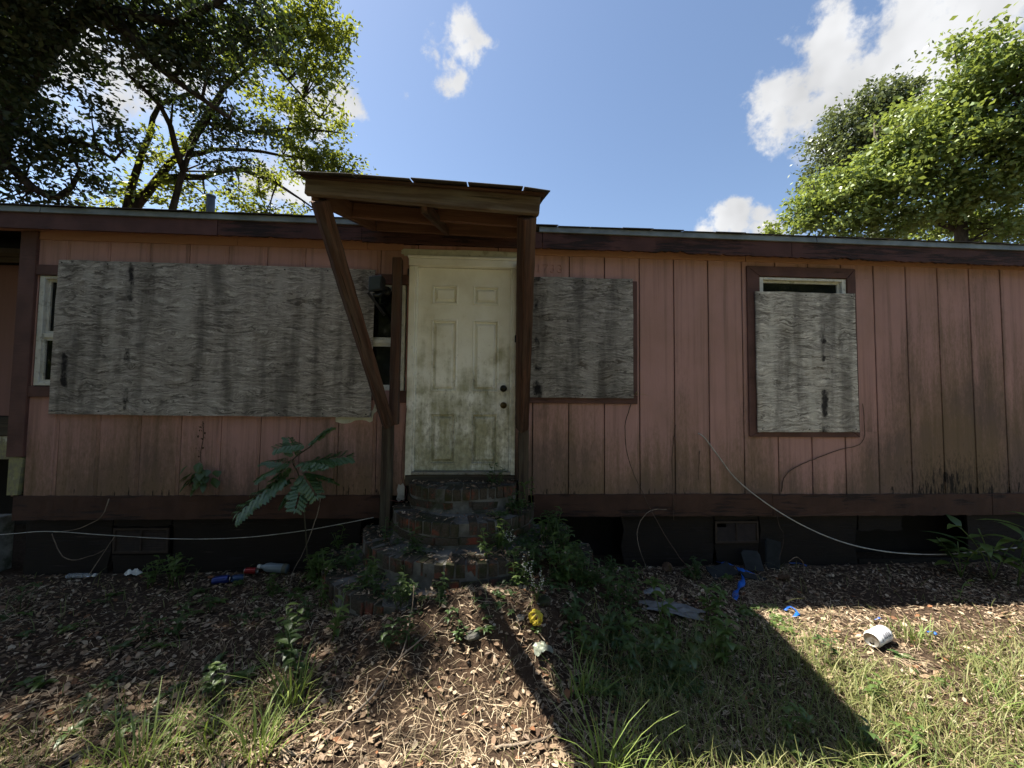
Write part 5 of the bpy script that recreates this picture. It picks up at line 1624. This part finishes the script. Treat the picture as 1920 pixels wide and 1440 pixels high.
for k in range(24):
    c = Vector((-2.627, -0.02, 1.191)) - cw0 + Vector((cr_.gauss(0, .022), cr_.uniform(-.025, .0), cr_.uniform(-.17, .2)))
    lf = MB()
    a = cr_.uniform(0, 6.28)
    one_leaf(lf, (0, 0, 0), (math.cos(a), -.3, math.sin(a)), cr_.uniform(.018, .03), .014, .6, cr_)
    lf.obj('withered_leaf', M_DRYLEAF, cl, loc=tuple(c))

# ------------------------------------------------------------------ cables, vines, sticks
def line(name, pts, rad, mat, label, cat, group=None, step=.03, jit=0.0, seed=1, n=6):
    rnd = random.Random(seed)
    P = smoothline(pts, step, jit, rnd)
    b = P[0].copy()
    R = rad if not isinstance(rad, tuple) else [rad[0] + (rad[1] - rad[0]) * i / (len(P) - 1) for i in range(len(P))]
    o = MB().tube([p - b for p in P], R, n).obj(name, mat, None, True, loc=tuple(b))
    return tag(o, label, cat, group)
M_CABLE = plain('white_cable', (.40, .39, .35), .5, var=.15, dirt=(.2, .19, .15))
line('cable', [(-4.688, -0.12, 0.399), (-4.181, -0.12, 0.413), (-3.775, -0.14, 0.443), (-3.288, -0.15, 0.411), (-2.707, -0.16, 0.378), (-2.167, -0.17, 0.386), (-1.657, -0.2, 0.447), (-1.242, -0.22, 0.524), (-1.02, -0.2, 0.563)], .0031, M_CABLE, 'white cable strung low along the dark foundation at the left', 'cable', 'white cables')
line('cable', [(2.036, -0.02, 1.303), (2.089, -0.03, 1.268), (2.222, -0.03, 1.097), (2.438, -0.04, 0.83), (2.866, -0.06, 0.521), (3.322, -0.09, 0.303), (3.778, -0.12, 0.193), (4.29, -0.15, 0.164), (4.749, -0.18, 0.201), (5.222, -0.2, 0.255), (5.963, -0.2, 0.371)], .0058, M_CABLE, 'white cable drooping from the pink wall under the tall window', 'cable', 'white cables')
line('wire', [(-0.784, -0.045, 1.551), (-0.814, -0.045, 1.153), (-0.816, -0.05, 0.883), (-0.765, -0.07, 0.766), (-0.79, -0.1, 0.676), (-0.906, -0.12, 0.696)], .0028, plain('dark_red_wire', (.10, .03, .028), .5), 'thin red wire hanging beside the left door casing', 'wire')
VI = [
    ([(1.362, -0.03, 1.589), (1.296, -0.05, 1.367), (1.319, -0.07, 1.064), (1.438, -0.12, 0.749), (1.583, -0.3, 0.391), (1.739, -0.5, 0.13)], .0045, 'long dry vine rising to the corner of the square board'),
    ([(1.816, -0.01, 1.384), (1.776, -0.012, 1.109), (1.775, -0.03, 0.752), (1.778, -0.03, 0.472)], .004, 'straight dry vine on the wall left of the drooping cable'),
    ([(2.056, -0.01, 1.135), (2.042, -0.012, 0.954), (2.036, -0.012, 0.851)], .0035, 'short dry stalk on the wall below the cable end'),
    ([(2.881, -0.012, 0.736), (2.934, -0.012, 0.903), (3.147, -0.012, 1.024), (3.474, -0.012, 1.141), (3.735, -0.012, 1.222), (3.764, -0.012, 1.41), (3.753, -0.012, 1.614)], .0045, 'crooked brown vine curving under the tall window'),
    ([(1.678, -0.1, 0.593), (1.504, -0.12, 0.585), (1.388, -0.14, 0.459), (1.359, -0.2, 0.31), (1.403, -0.32, 0.123)], .004, 'looping dry vine in front of the dark foundation'),
    ([(2.801, -0.04, 0.572), (2.82, -0.06, 0.399), (2.846, -0.08, 0.329), (2.772, -0.1, 0.11)], .003, 'thin forked vine above the shingle scraps'),
    ([(-1.489, -0.2, 0.866), (-1.483, -0.22, 0.663), (-1.54, -0.3, 0.373), (-1.621, -0.36, 0.157), (-1.61, -0.4, 0.047)], .004, 'thin dry stalk right of the sapling'),
    ([(-3.348, -0.08, 0.703), (-3.387, -0.1, 0.556), (-3.538, -0.12, 0.462), (-3.742, -0.13, 0.431)], .004, 'pale dry stem crossing the left sill board'),
    ([(-3.765, -0.12, 0.418), (-3.66, -0.15, 0.271), (-3.537, -0.17, 0.21), (-3.377, -0.16, 0.249), (-3.293, -0.16, 0.293)], .004, 'tangled dry vine low at the left corner'),
    ([(-3.312, -0.25, 0.131), (-3.253, -0.16, 0.338), (-3.249, -0.12, 0.392)], .0035, 'dry stalk leaning on the left foundation vent'),
    ([(3.757, -0.1, 0.559), (3.537, -0.1, 0.55), (2.92, -0.06, 0.51), (2.496, -0.05, 0.51)], .0022, 'thin thread hanging along the bottom of the right sill board'),
]
for k, (P, rr, lab) in enumerate(VI):
    line('dry_vine', P, (rr, rr * .6), M_VINE if k not in (4, 6, 7, 8, 9) else M_STICK, lab, 'vine', 'dry vines', .04, .003, k)
lt = tag(empty('vine_tip', (1.395, -0.04, 1.677)), 'yellow green leaf tip at the lower corner of the square board', 'leaf')
for a, L in ((.35, .11), (.05, .16), (1.1, .06), (-.4, .05)):
    lf = MB()
    one_leaf(lf, (0, 0, 0), (math.cos(a), -.2, math.sin(a) * .8), L, .016, .3, random.Random(2))
    lf.obj('leaf', mat_leaf('yellowing_leaf', (.26, .24, .05), (.3, .27, .06), (.3, .28, .05)) if a == .35 else bpy.data.materials['yellowing_leaf'], lt, True)
def gp(x, y, h=.01):
    return (x, y, float(surf(x, y)[0]) + h)
STK = [
    ([gp(*(-0.811, -1.938)), gp(*(-0.725, -1.793)), gp(*(-0.584, -1.613), .03), gp(*(-0.505, -1.474), .05), gp(*(-0.383, -1.381), .05), gp(*(-0.211, -1.273), .05)], (.0075, .003), 'long pale stick lying in front of the steps'),
    ([gp(*(-0.504, -1.48), .05), (-0.48, -1.4, 0.177), (-0.461, -1.3, 0.317), (-0.464, -1.22, 0.447)], (.004, .002), 'thin twig rising from the long pale stick'),
    ([gp(*(0.033, -1.883)), gp(*(0.156, -1.867)), gp(*(0.244, -1.853)), gp(*(0.313, -1.826))], (.008, .006), 'short knobbly grey stick at the edge of the awning shadow'),
    ([gp(*(-0.249, -1.671)), gp(*(-0.146, -1.619)), gp(*(-0.05, -1.596))], (.0035, .002), 'thin brown twig in the sunlit straw'),
    ([gp(*(-0.652, -1.484)), gp(*(-0.63, -1.596)), gp(*(-0.592, -1.639))], (.003, .002), 'small bent twig beside the long stick'),
    ([gp(*(0.628, -1.544)), gp(*(0.714, -1.493)), gp(*(0.76, -1.464))], (.003, .002), 'short pale twig in the awning shadow'),
    ([gp(*(1.402, -1.776)), gp(*(1.423, -1.831)), gp(*(1.435, -1.861))], (.003, .0015), 'pale straw stalk in the shadow near the bottom right'),
    ([gp(*(-2.136, -1.115)), gp(*(-2.042, -1.074)), gp(*(-1.931, -1.05))], (.0035, .002), 'thin grey twig in the left yard'),
    ([gp(*(2.859, -0.247), .0), ((2.732, -0.445)[0], (2.732, -0.445)[1], .2), ((2.563, -0.579)[0], (2.563, -0.579)[1], .33), ((2.456, -0.62)[0], (2.456, -0.62)[1], .31)], (.003, .002), 'thin hooked stalk standing left of the white can'),
    ([gp(*(3.894, -0.508)), gp(*(3.833, -0.615), .03), gp(*(3.714, -0.746))], (.003, .002), 'small dry stalk at the edge of the eave shadow'),
]
for k, (P, rr, lab) in enumerate(STK):
    line('stick', P, rr, M_STICK, lab, 'stick', 'sticks on the ground', .035, .003, 40 + k)

# ------------------------------------------------------------------ litter: cans, bottle, tape, bag, toy
def can(loc, yaw, pitch, body, end, label, L=.122, R=.033, crush=0.0, seed=1, cat='can'):
    c = tag(empty('can', loc), label, cat, 'discarded cans and bottles')
    c.rotation_euler = Euler((0, math.pi / 2 + pitch, yaw), 'XYZ')
    c.rotation_euler = (Matrix.Rotation(yaw, 3, 'Z') @ Matrix.Rotation(math.pi / 2 + pitch, 3, 'Y')).to_euler()
    mb = MB().lathe([(R * .80, 0), (R * .86, .004), (R, .016), (R, .03), (R, .05), (R, .07), (R, .09), (R, L - .014), (R * .84, L - .003)], 24)
    rn = random.Random(seed)
    if crush:
        mb.v = [(x * (1 - crush * math.exp(-((z - L * .55) / .022) ** 2) * (x > 0)), y, z) for x, y, z in mb.v]
    b = mb.obj('can_body', body, c, True)
    e = MB().lathe([(R * .84, L - .003), (R * .86, L), (R * .80, L + .001), (R * .77, L - .006), (R * .2, L - .006), (0, L - .006)], 24).obj('can_lid', end, c, True)
    MB().lathe([(R * .80, 0), (R * .72, .0), (R * .68, .008), (R * .3, .012), (0, .013)], 24).obj('can_base', end, c, True)
    # tab and mouth on the lid
    MB().lathe([(0, 0), (.009, 0), (.009, .0012), (0, .0012)], 12, Matrix.Translation((.002, 0, L - .0058)) @ Matrix.Scale(1.5, 4, (1, 0, 0))).obj('tab', end, c)
    MB().lathe([(0, 0), (.010, 0), (.010, .0008), (0, .0008)], 14, Matrix.Translation((.016, 0, L - .0062))).obj('mouth', M_VOID, c)
    return c
M_TIN = plain('bare_aluminium', (.42, .40, .36), .38, .8, spec=.5, dirt=(.16, .13, .09))
M_CANW = plain('white_can_print', (.78, .79, .80), .32, var=.06, spec=.5, dirt=(.55, .53, .5))
M_CANB = plain('blue_can_print', (.015, .03, .16), .3, .3, spec=.5)
M_CANR = plain('red_can_print', (.28, .018, .018), .3, .3, spec=.5)
M_CANS = plain('pale_blue_bottle', (.16, .20, .225), .3, var=.1, spec=.5)
M_INK = plain('dark_blue_print', (.012, .014, .05), .5)
cx_, cy_ = (2.635, -1.192)
wc = can((cx_ + .125 * .5, cy_ + .03, gzf(cx_, cy_) + .055), math.radians(203), .0, M_CANW, M_TIN, 'dented white drink can with dark lettering on the sunlit grass', L=.15, R=.038, crush=.16)
wc.scale = (1.3, 1.3, 1.3)
# printed lettering: upright strokes of the half legible word, wrapped round the can, and two dark bands
def wrap_strip(z0, z1, a0, a1, R=.0385, n=6):
    mb = MB()
    for i in range(n + 1):
        a = a0 + (a1 - a0) * i / n
        for zz in (z0, z1):
            mb.v.append((R * math.cos(a), R * math.sin(a), zz))
    for i in range(n):
        mb.f.append((i * 2, i * 2 + 2, i * 2 + 3, i * 2 + 1))
    return mb
a_c = math.radians(128)
zz = .036
for k, (w, lo, hi) in enumerate(((.006, -.42, .20), (.004, -.40, .16), (.006, -.42, .22), (.003, -.30, .18), (.006, -.44, .22), (.004, -.42, .1), (.006, -.42, .24), (.004, -.34, .2))):
    wrap_strip(zz, zz + w, a_c + lo * .9, a_c + hi * 1.1).obj('letter_stroke', M_INK, wc)
    zz += w + (.0045 if k % 2 else .0040)
for z0, z1 in ((.018, .0205), (.118, .1215), (.127, .129)):
    wrap_strip(z0, z1, a_c - .55, a_c + .5, n=10).obj('printed_band', M_INK, wc)
x, y = (-2.282, -0.092)
can((x + .05, y - .10, gzf(x, y - .10) + .045), math.radians(185), .1, M_CANB, M_CANB, 'blue crushed can in the leaves, leftmost of the row by the foundation', crush=.25)
x, y = (-2.152, 0.045)
can((x + .06, y - .08, gzf(x, y - .08) + .05), math.radians(172), .05, M_CANR, M_TIN, 'small red can between the blue can and the pale bottle', L=.11, R=.028)
x, y = (-2.18, -0.065)
can((x + .05, y - .09, gzf(x, y - .09) + .045), math.radians(200), .0, plain('navy_label_can', (.02, .05, .12), .35, .2, dirt=(.3, .32, .34)), M_TIN, 'dark blue can touching the leftmost blue one', L=.10, R=.027)
x, y = (-1.948, 0.037)
bo = tag(empty('bottle', (x + .12, y - .06, gzf(x, y - .06) + .06)), 'pale blue bottle lying by the foundation left of the steps', 'bottle', 'discarded cans and bottles')
bo.rotation_euler = (Matrix.Rotation(math.radians(176), 3, 'Z') @ Matrix.Rotation(math.pi / 2 - .06, 3, 'Y')).to_euler()
MB().lathe([(0, 0), (.036, 0), (.040, .006), (.040, .17), (.034, .20), (.018, .225), (.016, .25)], 22).obj('bottle_body', M_CANS, bo, True)
MB().lathe([(.019, .245), (.019, .27), (0, .272)], 16).obj('cap', M_WHITE, bo, True)
MB().lathe([(.0412, .0), (.0412, .038)], 22).obj('base_band', plain('olive_band', (.10, .10, .07), .5), bo, True)
# clear bottle crushed flat at the far left
x, y = (-3.576, -0.077)
pb = tag(empty('plastic_bottle', (x - .1, y + .02, gzf(x, y) + .03)), 'flattened clear plastic bottle in the leaves at the left', 'bottle', 'discarded cans and bottles')
mb = MB().lathe([(0, 0), (.028, 0), (.032, .01), (.030, .05), (.033, .06), (.029, .10), (.032, .12), (.02, .165), (.012, .18), (.012, .2)], 16)
mb.v = [(a * .62, b_, c) for a, b_, c in mb.v]
pbm = Mat('clear_plastic')
pbm = pbm.done((.55, .58, .60), .12, spec=.6, Transmission_Weight=.75, IOR=1.2)
mb.obj('bottle_body', pbm, pb, True)
MB().lathe([(.014, .195), (.014, .212), (0, .213)], 12).obj('cap', M_WHITE, pb, True)
pb.rotation_euler = (Matrix.Rotation(.1, 3, 'Z') @ Matrix.Rotation(math.pi / 2 + .03, 3, 'Y')).to_euler()
def crumple(name, x, y, w, d, h, mat, label, cat, seed, group=None, n=14, yaw=0.0):
    r = np.random.default_rng(seed)
    u, v = np.meshgrid(np.linspace(-1, 1, n), np.linspace(-1, 1, n))
    ph = r.uniform(0, 6.28, 6)
    z = np.abs(np.sin(3.1 * u + 2 * v + ph[0])) * .5 + np.abs(np.sin(5.3 * v - 2.2 * u + ph[1])) * .35 + r.uniform(0, .25, u.shape)
    z *= np.clip(1.15 - (u ** 2 + v ** 2) * .6, .05, 1) * h
    X = u * w / 2 * (1 + .18 * np.sin(4 * v + ph[2])) + r.normal(0, w * .015, u.shape)
    Y = v * d / 2 * (1 + .2 * np.sin(3 * u + ph[3])) + r.normal(0, d * .015, u.shape)
    ix = np.arange(n * n).reshape(n, n)
    f = np.stack([ix[:-1, :-1], ix[:-1, 1:], ix[1:, 1:], ix[1:, :-1]], -1).reshape(-1, 4)
    o = link(name, mesh_np(name, np.stack([X, Y, z], -1).reshape(-1, 3), f), mat, loc=(x, y, float(surf(x, y)[0]) + .012), rot=(0, 0, yaw))
    return tag(o, label, cat, group)
M_BAG = plain('dirty_clear_plastic', (.17, .175, .17), .4, var=.2, spec=.5, dirt=(.14, .12, .09))
x, y = (1.361, -0.839)
crumple('plastic_bag', x, y, .40, .16, .045, M_BAG, 'torn greyish plastic bag on the leaves left of the blue tape', 'bag', 4, yaw=-.35, n=20)
x, y = (1.36, -0.529)
crumple('plastic_scrap', x, y, .18, .07, .03, M_BAG, 'small plastic scrap behind the torn bag', 'scrap', 5, yaw=.3)
x, y = (-3.173, -0.008)
crumple('paper_scrap', x, y, .13, .07, .05, M_WHITE, 'crumpled white scrap by the left foundation', 'scrap', 6)
M_BLUE = plain('blue_plastic_tape', (.012, .11, .46), .45, var=.15, spec=.4)
def ribbon(pts, w, label, seed, loc=None):
    P = smoothline(pts, .03)
    rn = random.Random(seed)
    b = P[0].copy()
    mb = MB()
    for i, p in enumerate(P):
        t = (P[min(i + 1, len(P) - 1)] - P[max(0, i - 1)]).normalized()
        s = t.cross(Vector((0, 0, 1)))
        s = s.normalized() if s.length > .1 else Vector((1, 0, 0))
        tw = math.sin(i * 1.3 + seed) * .5
        q = (s * math.cos(tw) + Vector((0, 0, 1)) * math.sin(tw)) * w * (.5 + .25 * math.sin(i * .9 + seed))
        mb.v += [tuple(p - b - q), tuple(p - b + q)]
    for i in range(len(P) - 1):
        mb.f.append((i * 2, i * 2 + 1, i * 2 + 3, i * 2 + 2))
    o = mb.obj('blue_tape', M_BLUE, None, True, loc=tuple(b))
    so = o.modifiers.new('thick', 'SOLIDIFY')
    so.thickness = .0012
    return tag(o, label, 'tape', 'blue tape scraps')
ribbon([gp(*(2.235, 0.034), .04), gp(*(2.307, -0.041), .05), gp(*(2.351, -0.157), .05), gp(*(2.251, -0.337), .03), gp(*(2.084, -0.501), .015), gp(*(2.003, -0.61), .012)], .036, 'long twisted strip of blue tape by the shingle scraps', 1)
ribbon([gp(*(2.351, -0.157), .04), gp(*(2.407, -0.181), .04), gp(*(2.463, -0.204), .02)], .02, 'short end of blue tape right of the long strip', 2)
ribbon([gp(*(2.285, -0.789), .015), gp(*(2.347, -0.766), .03), gp(*(2.35, -0.834), .02), gp(*(2.27, -0.892), .02)], .022, 'tangled blue tape at the corner of the sunlit grass', 3)
ribbon([gp(*(2.987, 0.038), .02), gp(*(3.075, 0.011), .03), gp(*(3.119, -0.015), .02)], .016, 'dark blue tape scrap behind the hooked stalk', 4)
ribbon([gp(*(2.867, -0.929), .01), gp(*(2.915, -0.923), .02)], .014, 'tiny blue scrap behind the white can', 5)
ribbon([gp(*(3.068, -1.105), .02), gp(*(3.1, -1.118), .03), gp(*(3.09, -1.142), .02)], .014, 'tiny blue scrap right of the white can', 6)
# yellow slatted toy ball
x, y = (0.285, -1.238)
toy = tag(empty('toy_ball', (x + .01, y - .04, gzf(x + .01, y - .04) + .05)), 'yellow slatted toy ball in the sun below the steps', 'ball')
toy.rotation_euler = (.5, .35, .4)
toy.scale = (.8, .8, .8)
M_YEL = plain('yellow_rubber', (.58, .46, .045), .5, var=.1)
for k in range(7):
    a = 2 * math.pi * k / 7
    P = [(.052 * math.sin(t) * math.cos(a), .052 * math.sin(t) * math.sin(a), .048 * math.cos(t)) for t in [math.pi * (.06 + .88 * i / 10) for i in range(11)]]
    MB().tube(P, .0085, 7).obj('rib', M_YEL, toy, True)
for s in (-1, 1):
    MB().lathe([(0, s * .053), (.012, s * .051), (.017, s * .046), (.012, s * .041), (0, s * .040)], 12).obj('hub', M_YEL, toy, True)
x, y = (0.311, -1.388)
crumple('foil_wrapper', x, y, .10, .12, .02, plain('green_silver_foil', (.30, .33, .26), .35, .4, dirt=(.02, .05, .03)), 'crumpled green and silver wrapper in the strip of sun', 'wrapper', 9, yaw=.3)
# dark stones and brick bits
for k, ((x, y), s, mt, lab) in enumerate((((0.199, -1.264), .028, M_MORTAR, 'flat grey stone left of the yellow ball'), ((-0.63, -1.257), .03, M_BRICK, 'broken brick bit in the leaves in front of the steps'), ((0.372, -1.1), .05, M_BRICK, 'sunlit broken brick above the yellow ball'), ((-0.091, -1.365), .045, M_MORTAR, 'dark flat stone below the front of the steps'))):
    rn = random.Random(k)
    mb = MB().lathe([(0, 0), (s, .0), (s * 1.05, s * .35), (s * .8, s * .6), (0, s * .65)], 9)
    mb.v = [(a * rn.uniform(.8, 1.3), b_ * rn.uniform(.7, 1.0), c * rn.uniform(.8, 1.1)) for a, b_, c in mb.v]
    o = mb.obj('stone', mt, None, loc=(x, y, float(surf(x, y)[0])), rot=(0, 0, rn.uniform(0, 3)))
    tag(o, lab, 'stone', 'stones and brick bits')
# slabs of old shingle against the foundation
M_SLATE = plain('dark_shingle_scrap', (.016, .019, .021), .85, var=.3, scale=14)
for k, (p, w, h, tilt, yaw, lab) in enumerate((((2.194, -0.22, 0.089), .27, .13, 1.15, .25, 'dark shingle scrap lying flat left of the blue tape'), ((2.518, -0.12, 0.062), .15, .17, .55, -.2, 'dark shingle scrap leaning under the right vent'), ((2.732, -0.06, 0.069), .12, .25, .18, -.35, 'upright shingle scrap leaning on the foundation'), ((2.416, -0.3, 0.092), .22, .08, 1.35, -.1, 'narrow shingle scrap in front of the leaning ones'))):
    mb = MB().box((-w / 2, -.005, 0), (w / 2, .005, h))
    mb.v = [(a + random.uniform(-.02, .02), b_, c + random.uniform(-.02, .02)) for a, b_, c in mb.v]
    o = mb.obj('shingle_scrap', M_SLATE, None, loc=(p[0], p[1], gzf(p[0], p[1]) + .01), rot=(-tilt, .12 * (k - 1), yaw))
    tag(o, lab, 'shingle', 'shingle scraps')
# pine cones
M_CONE = plain('pine_cone_brown', (.16, .10, .065), .85)
for k, ((x, y), lab) in enumerate((((2.091, 0.165), 'dry pine cone in the leaves below the long vine'), ((2.659, -0.294), 'pine cone right of the blue tape'), ((1.685, -0.074), 'pine cone nearest the looping vine'))):
    c = tag(empty('pine_cone', (x, y, gzf(x, y) + .035)), lab, 'pine cone', 'pine cones')
    c.rotation_euler = (1.35, .2, k * 1.1)
    core = MB().lathe([(0, -.045), (.018, -.035), (.02, 0), (.012, .04), (0, .055)], 10).obj('core', M_CONE, c, True)
    sc = MB()
    for i in range(46):
        t = i / 45
        a = i * 2.4
        rr = .036 * math.sin(math.pi * (.15 + .8 * t)) + .006
        zc = -.04 + .09 * t
        d = Vector((math.cos(a), math.sin(a), .35))
        s_ = Vector((-math.sin(a), math.cos(a), 0)) * .009
        b_ = Vector((math.cos(a) * .012, math.sin(a) * .012, zc))
        e = b_ + d.normalized() * rr
        sc.face([b_ - s_ * .4, e - s_, e + Vector((0, 0, .004)), e + s_, b_ + s_ * .4])
    sc.obj('scales', M_CONE, c)
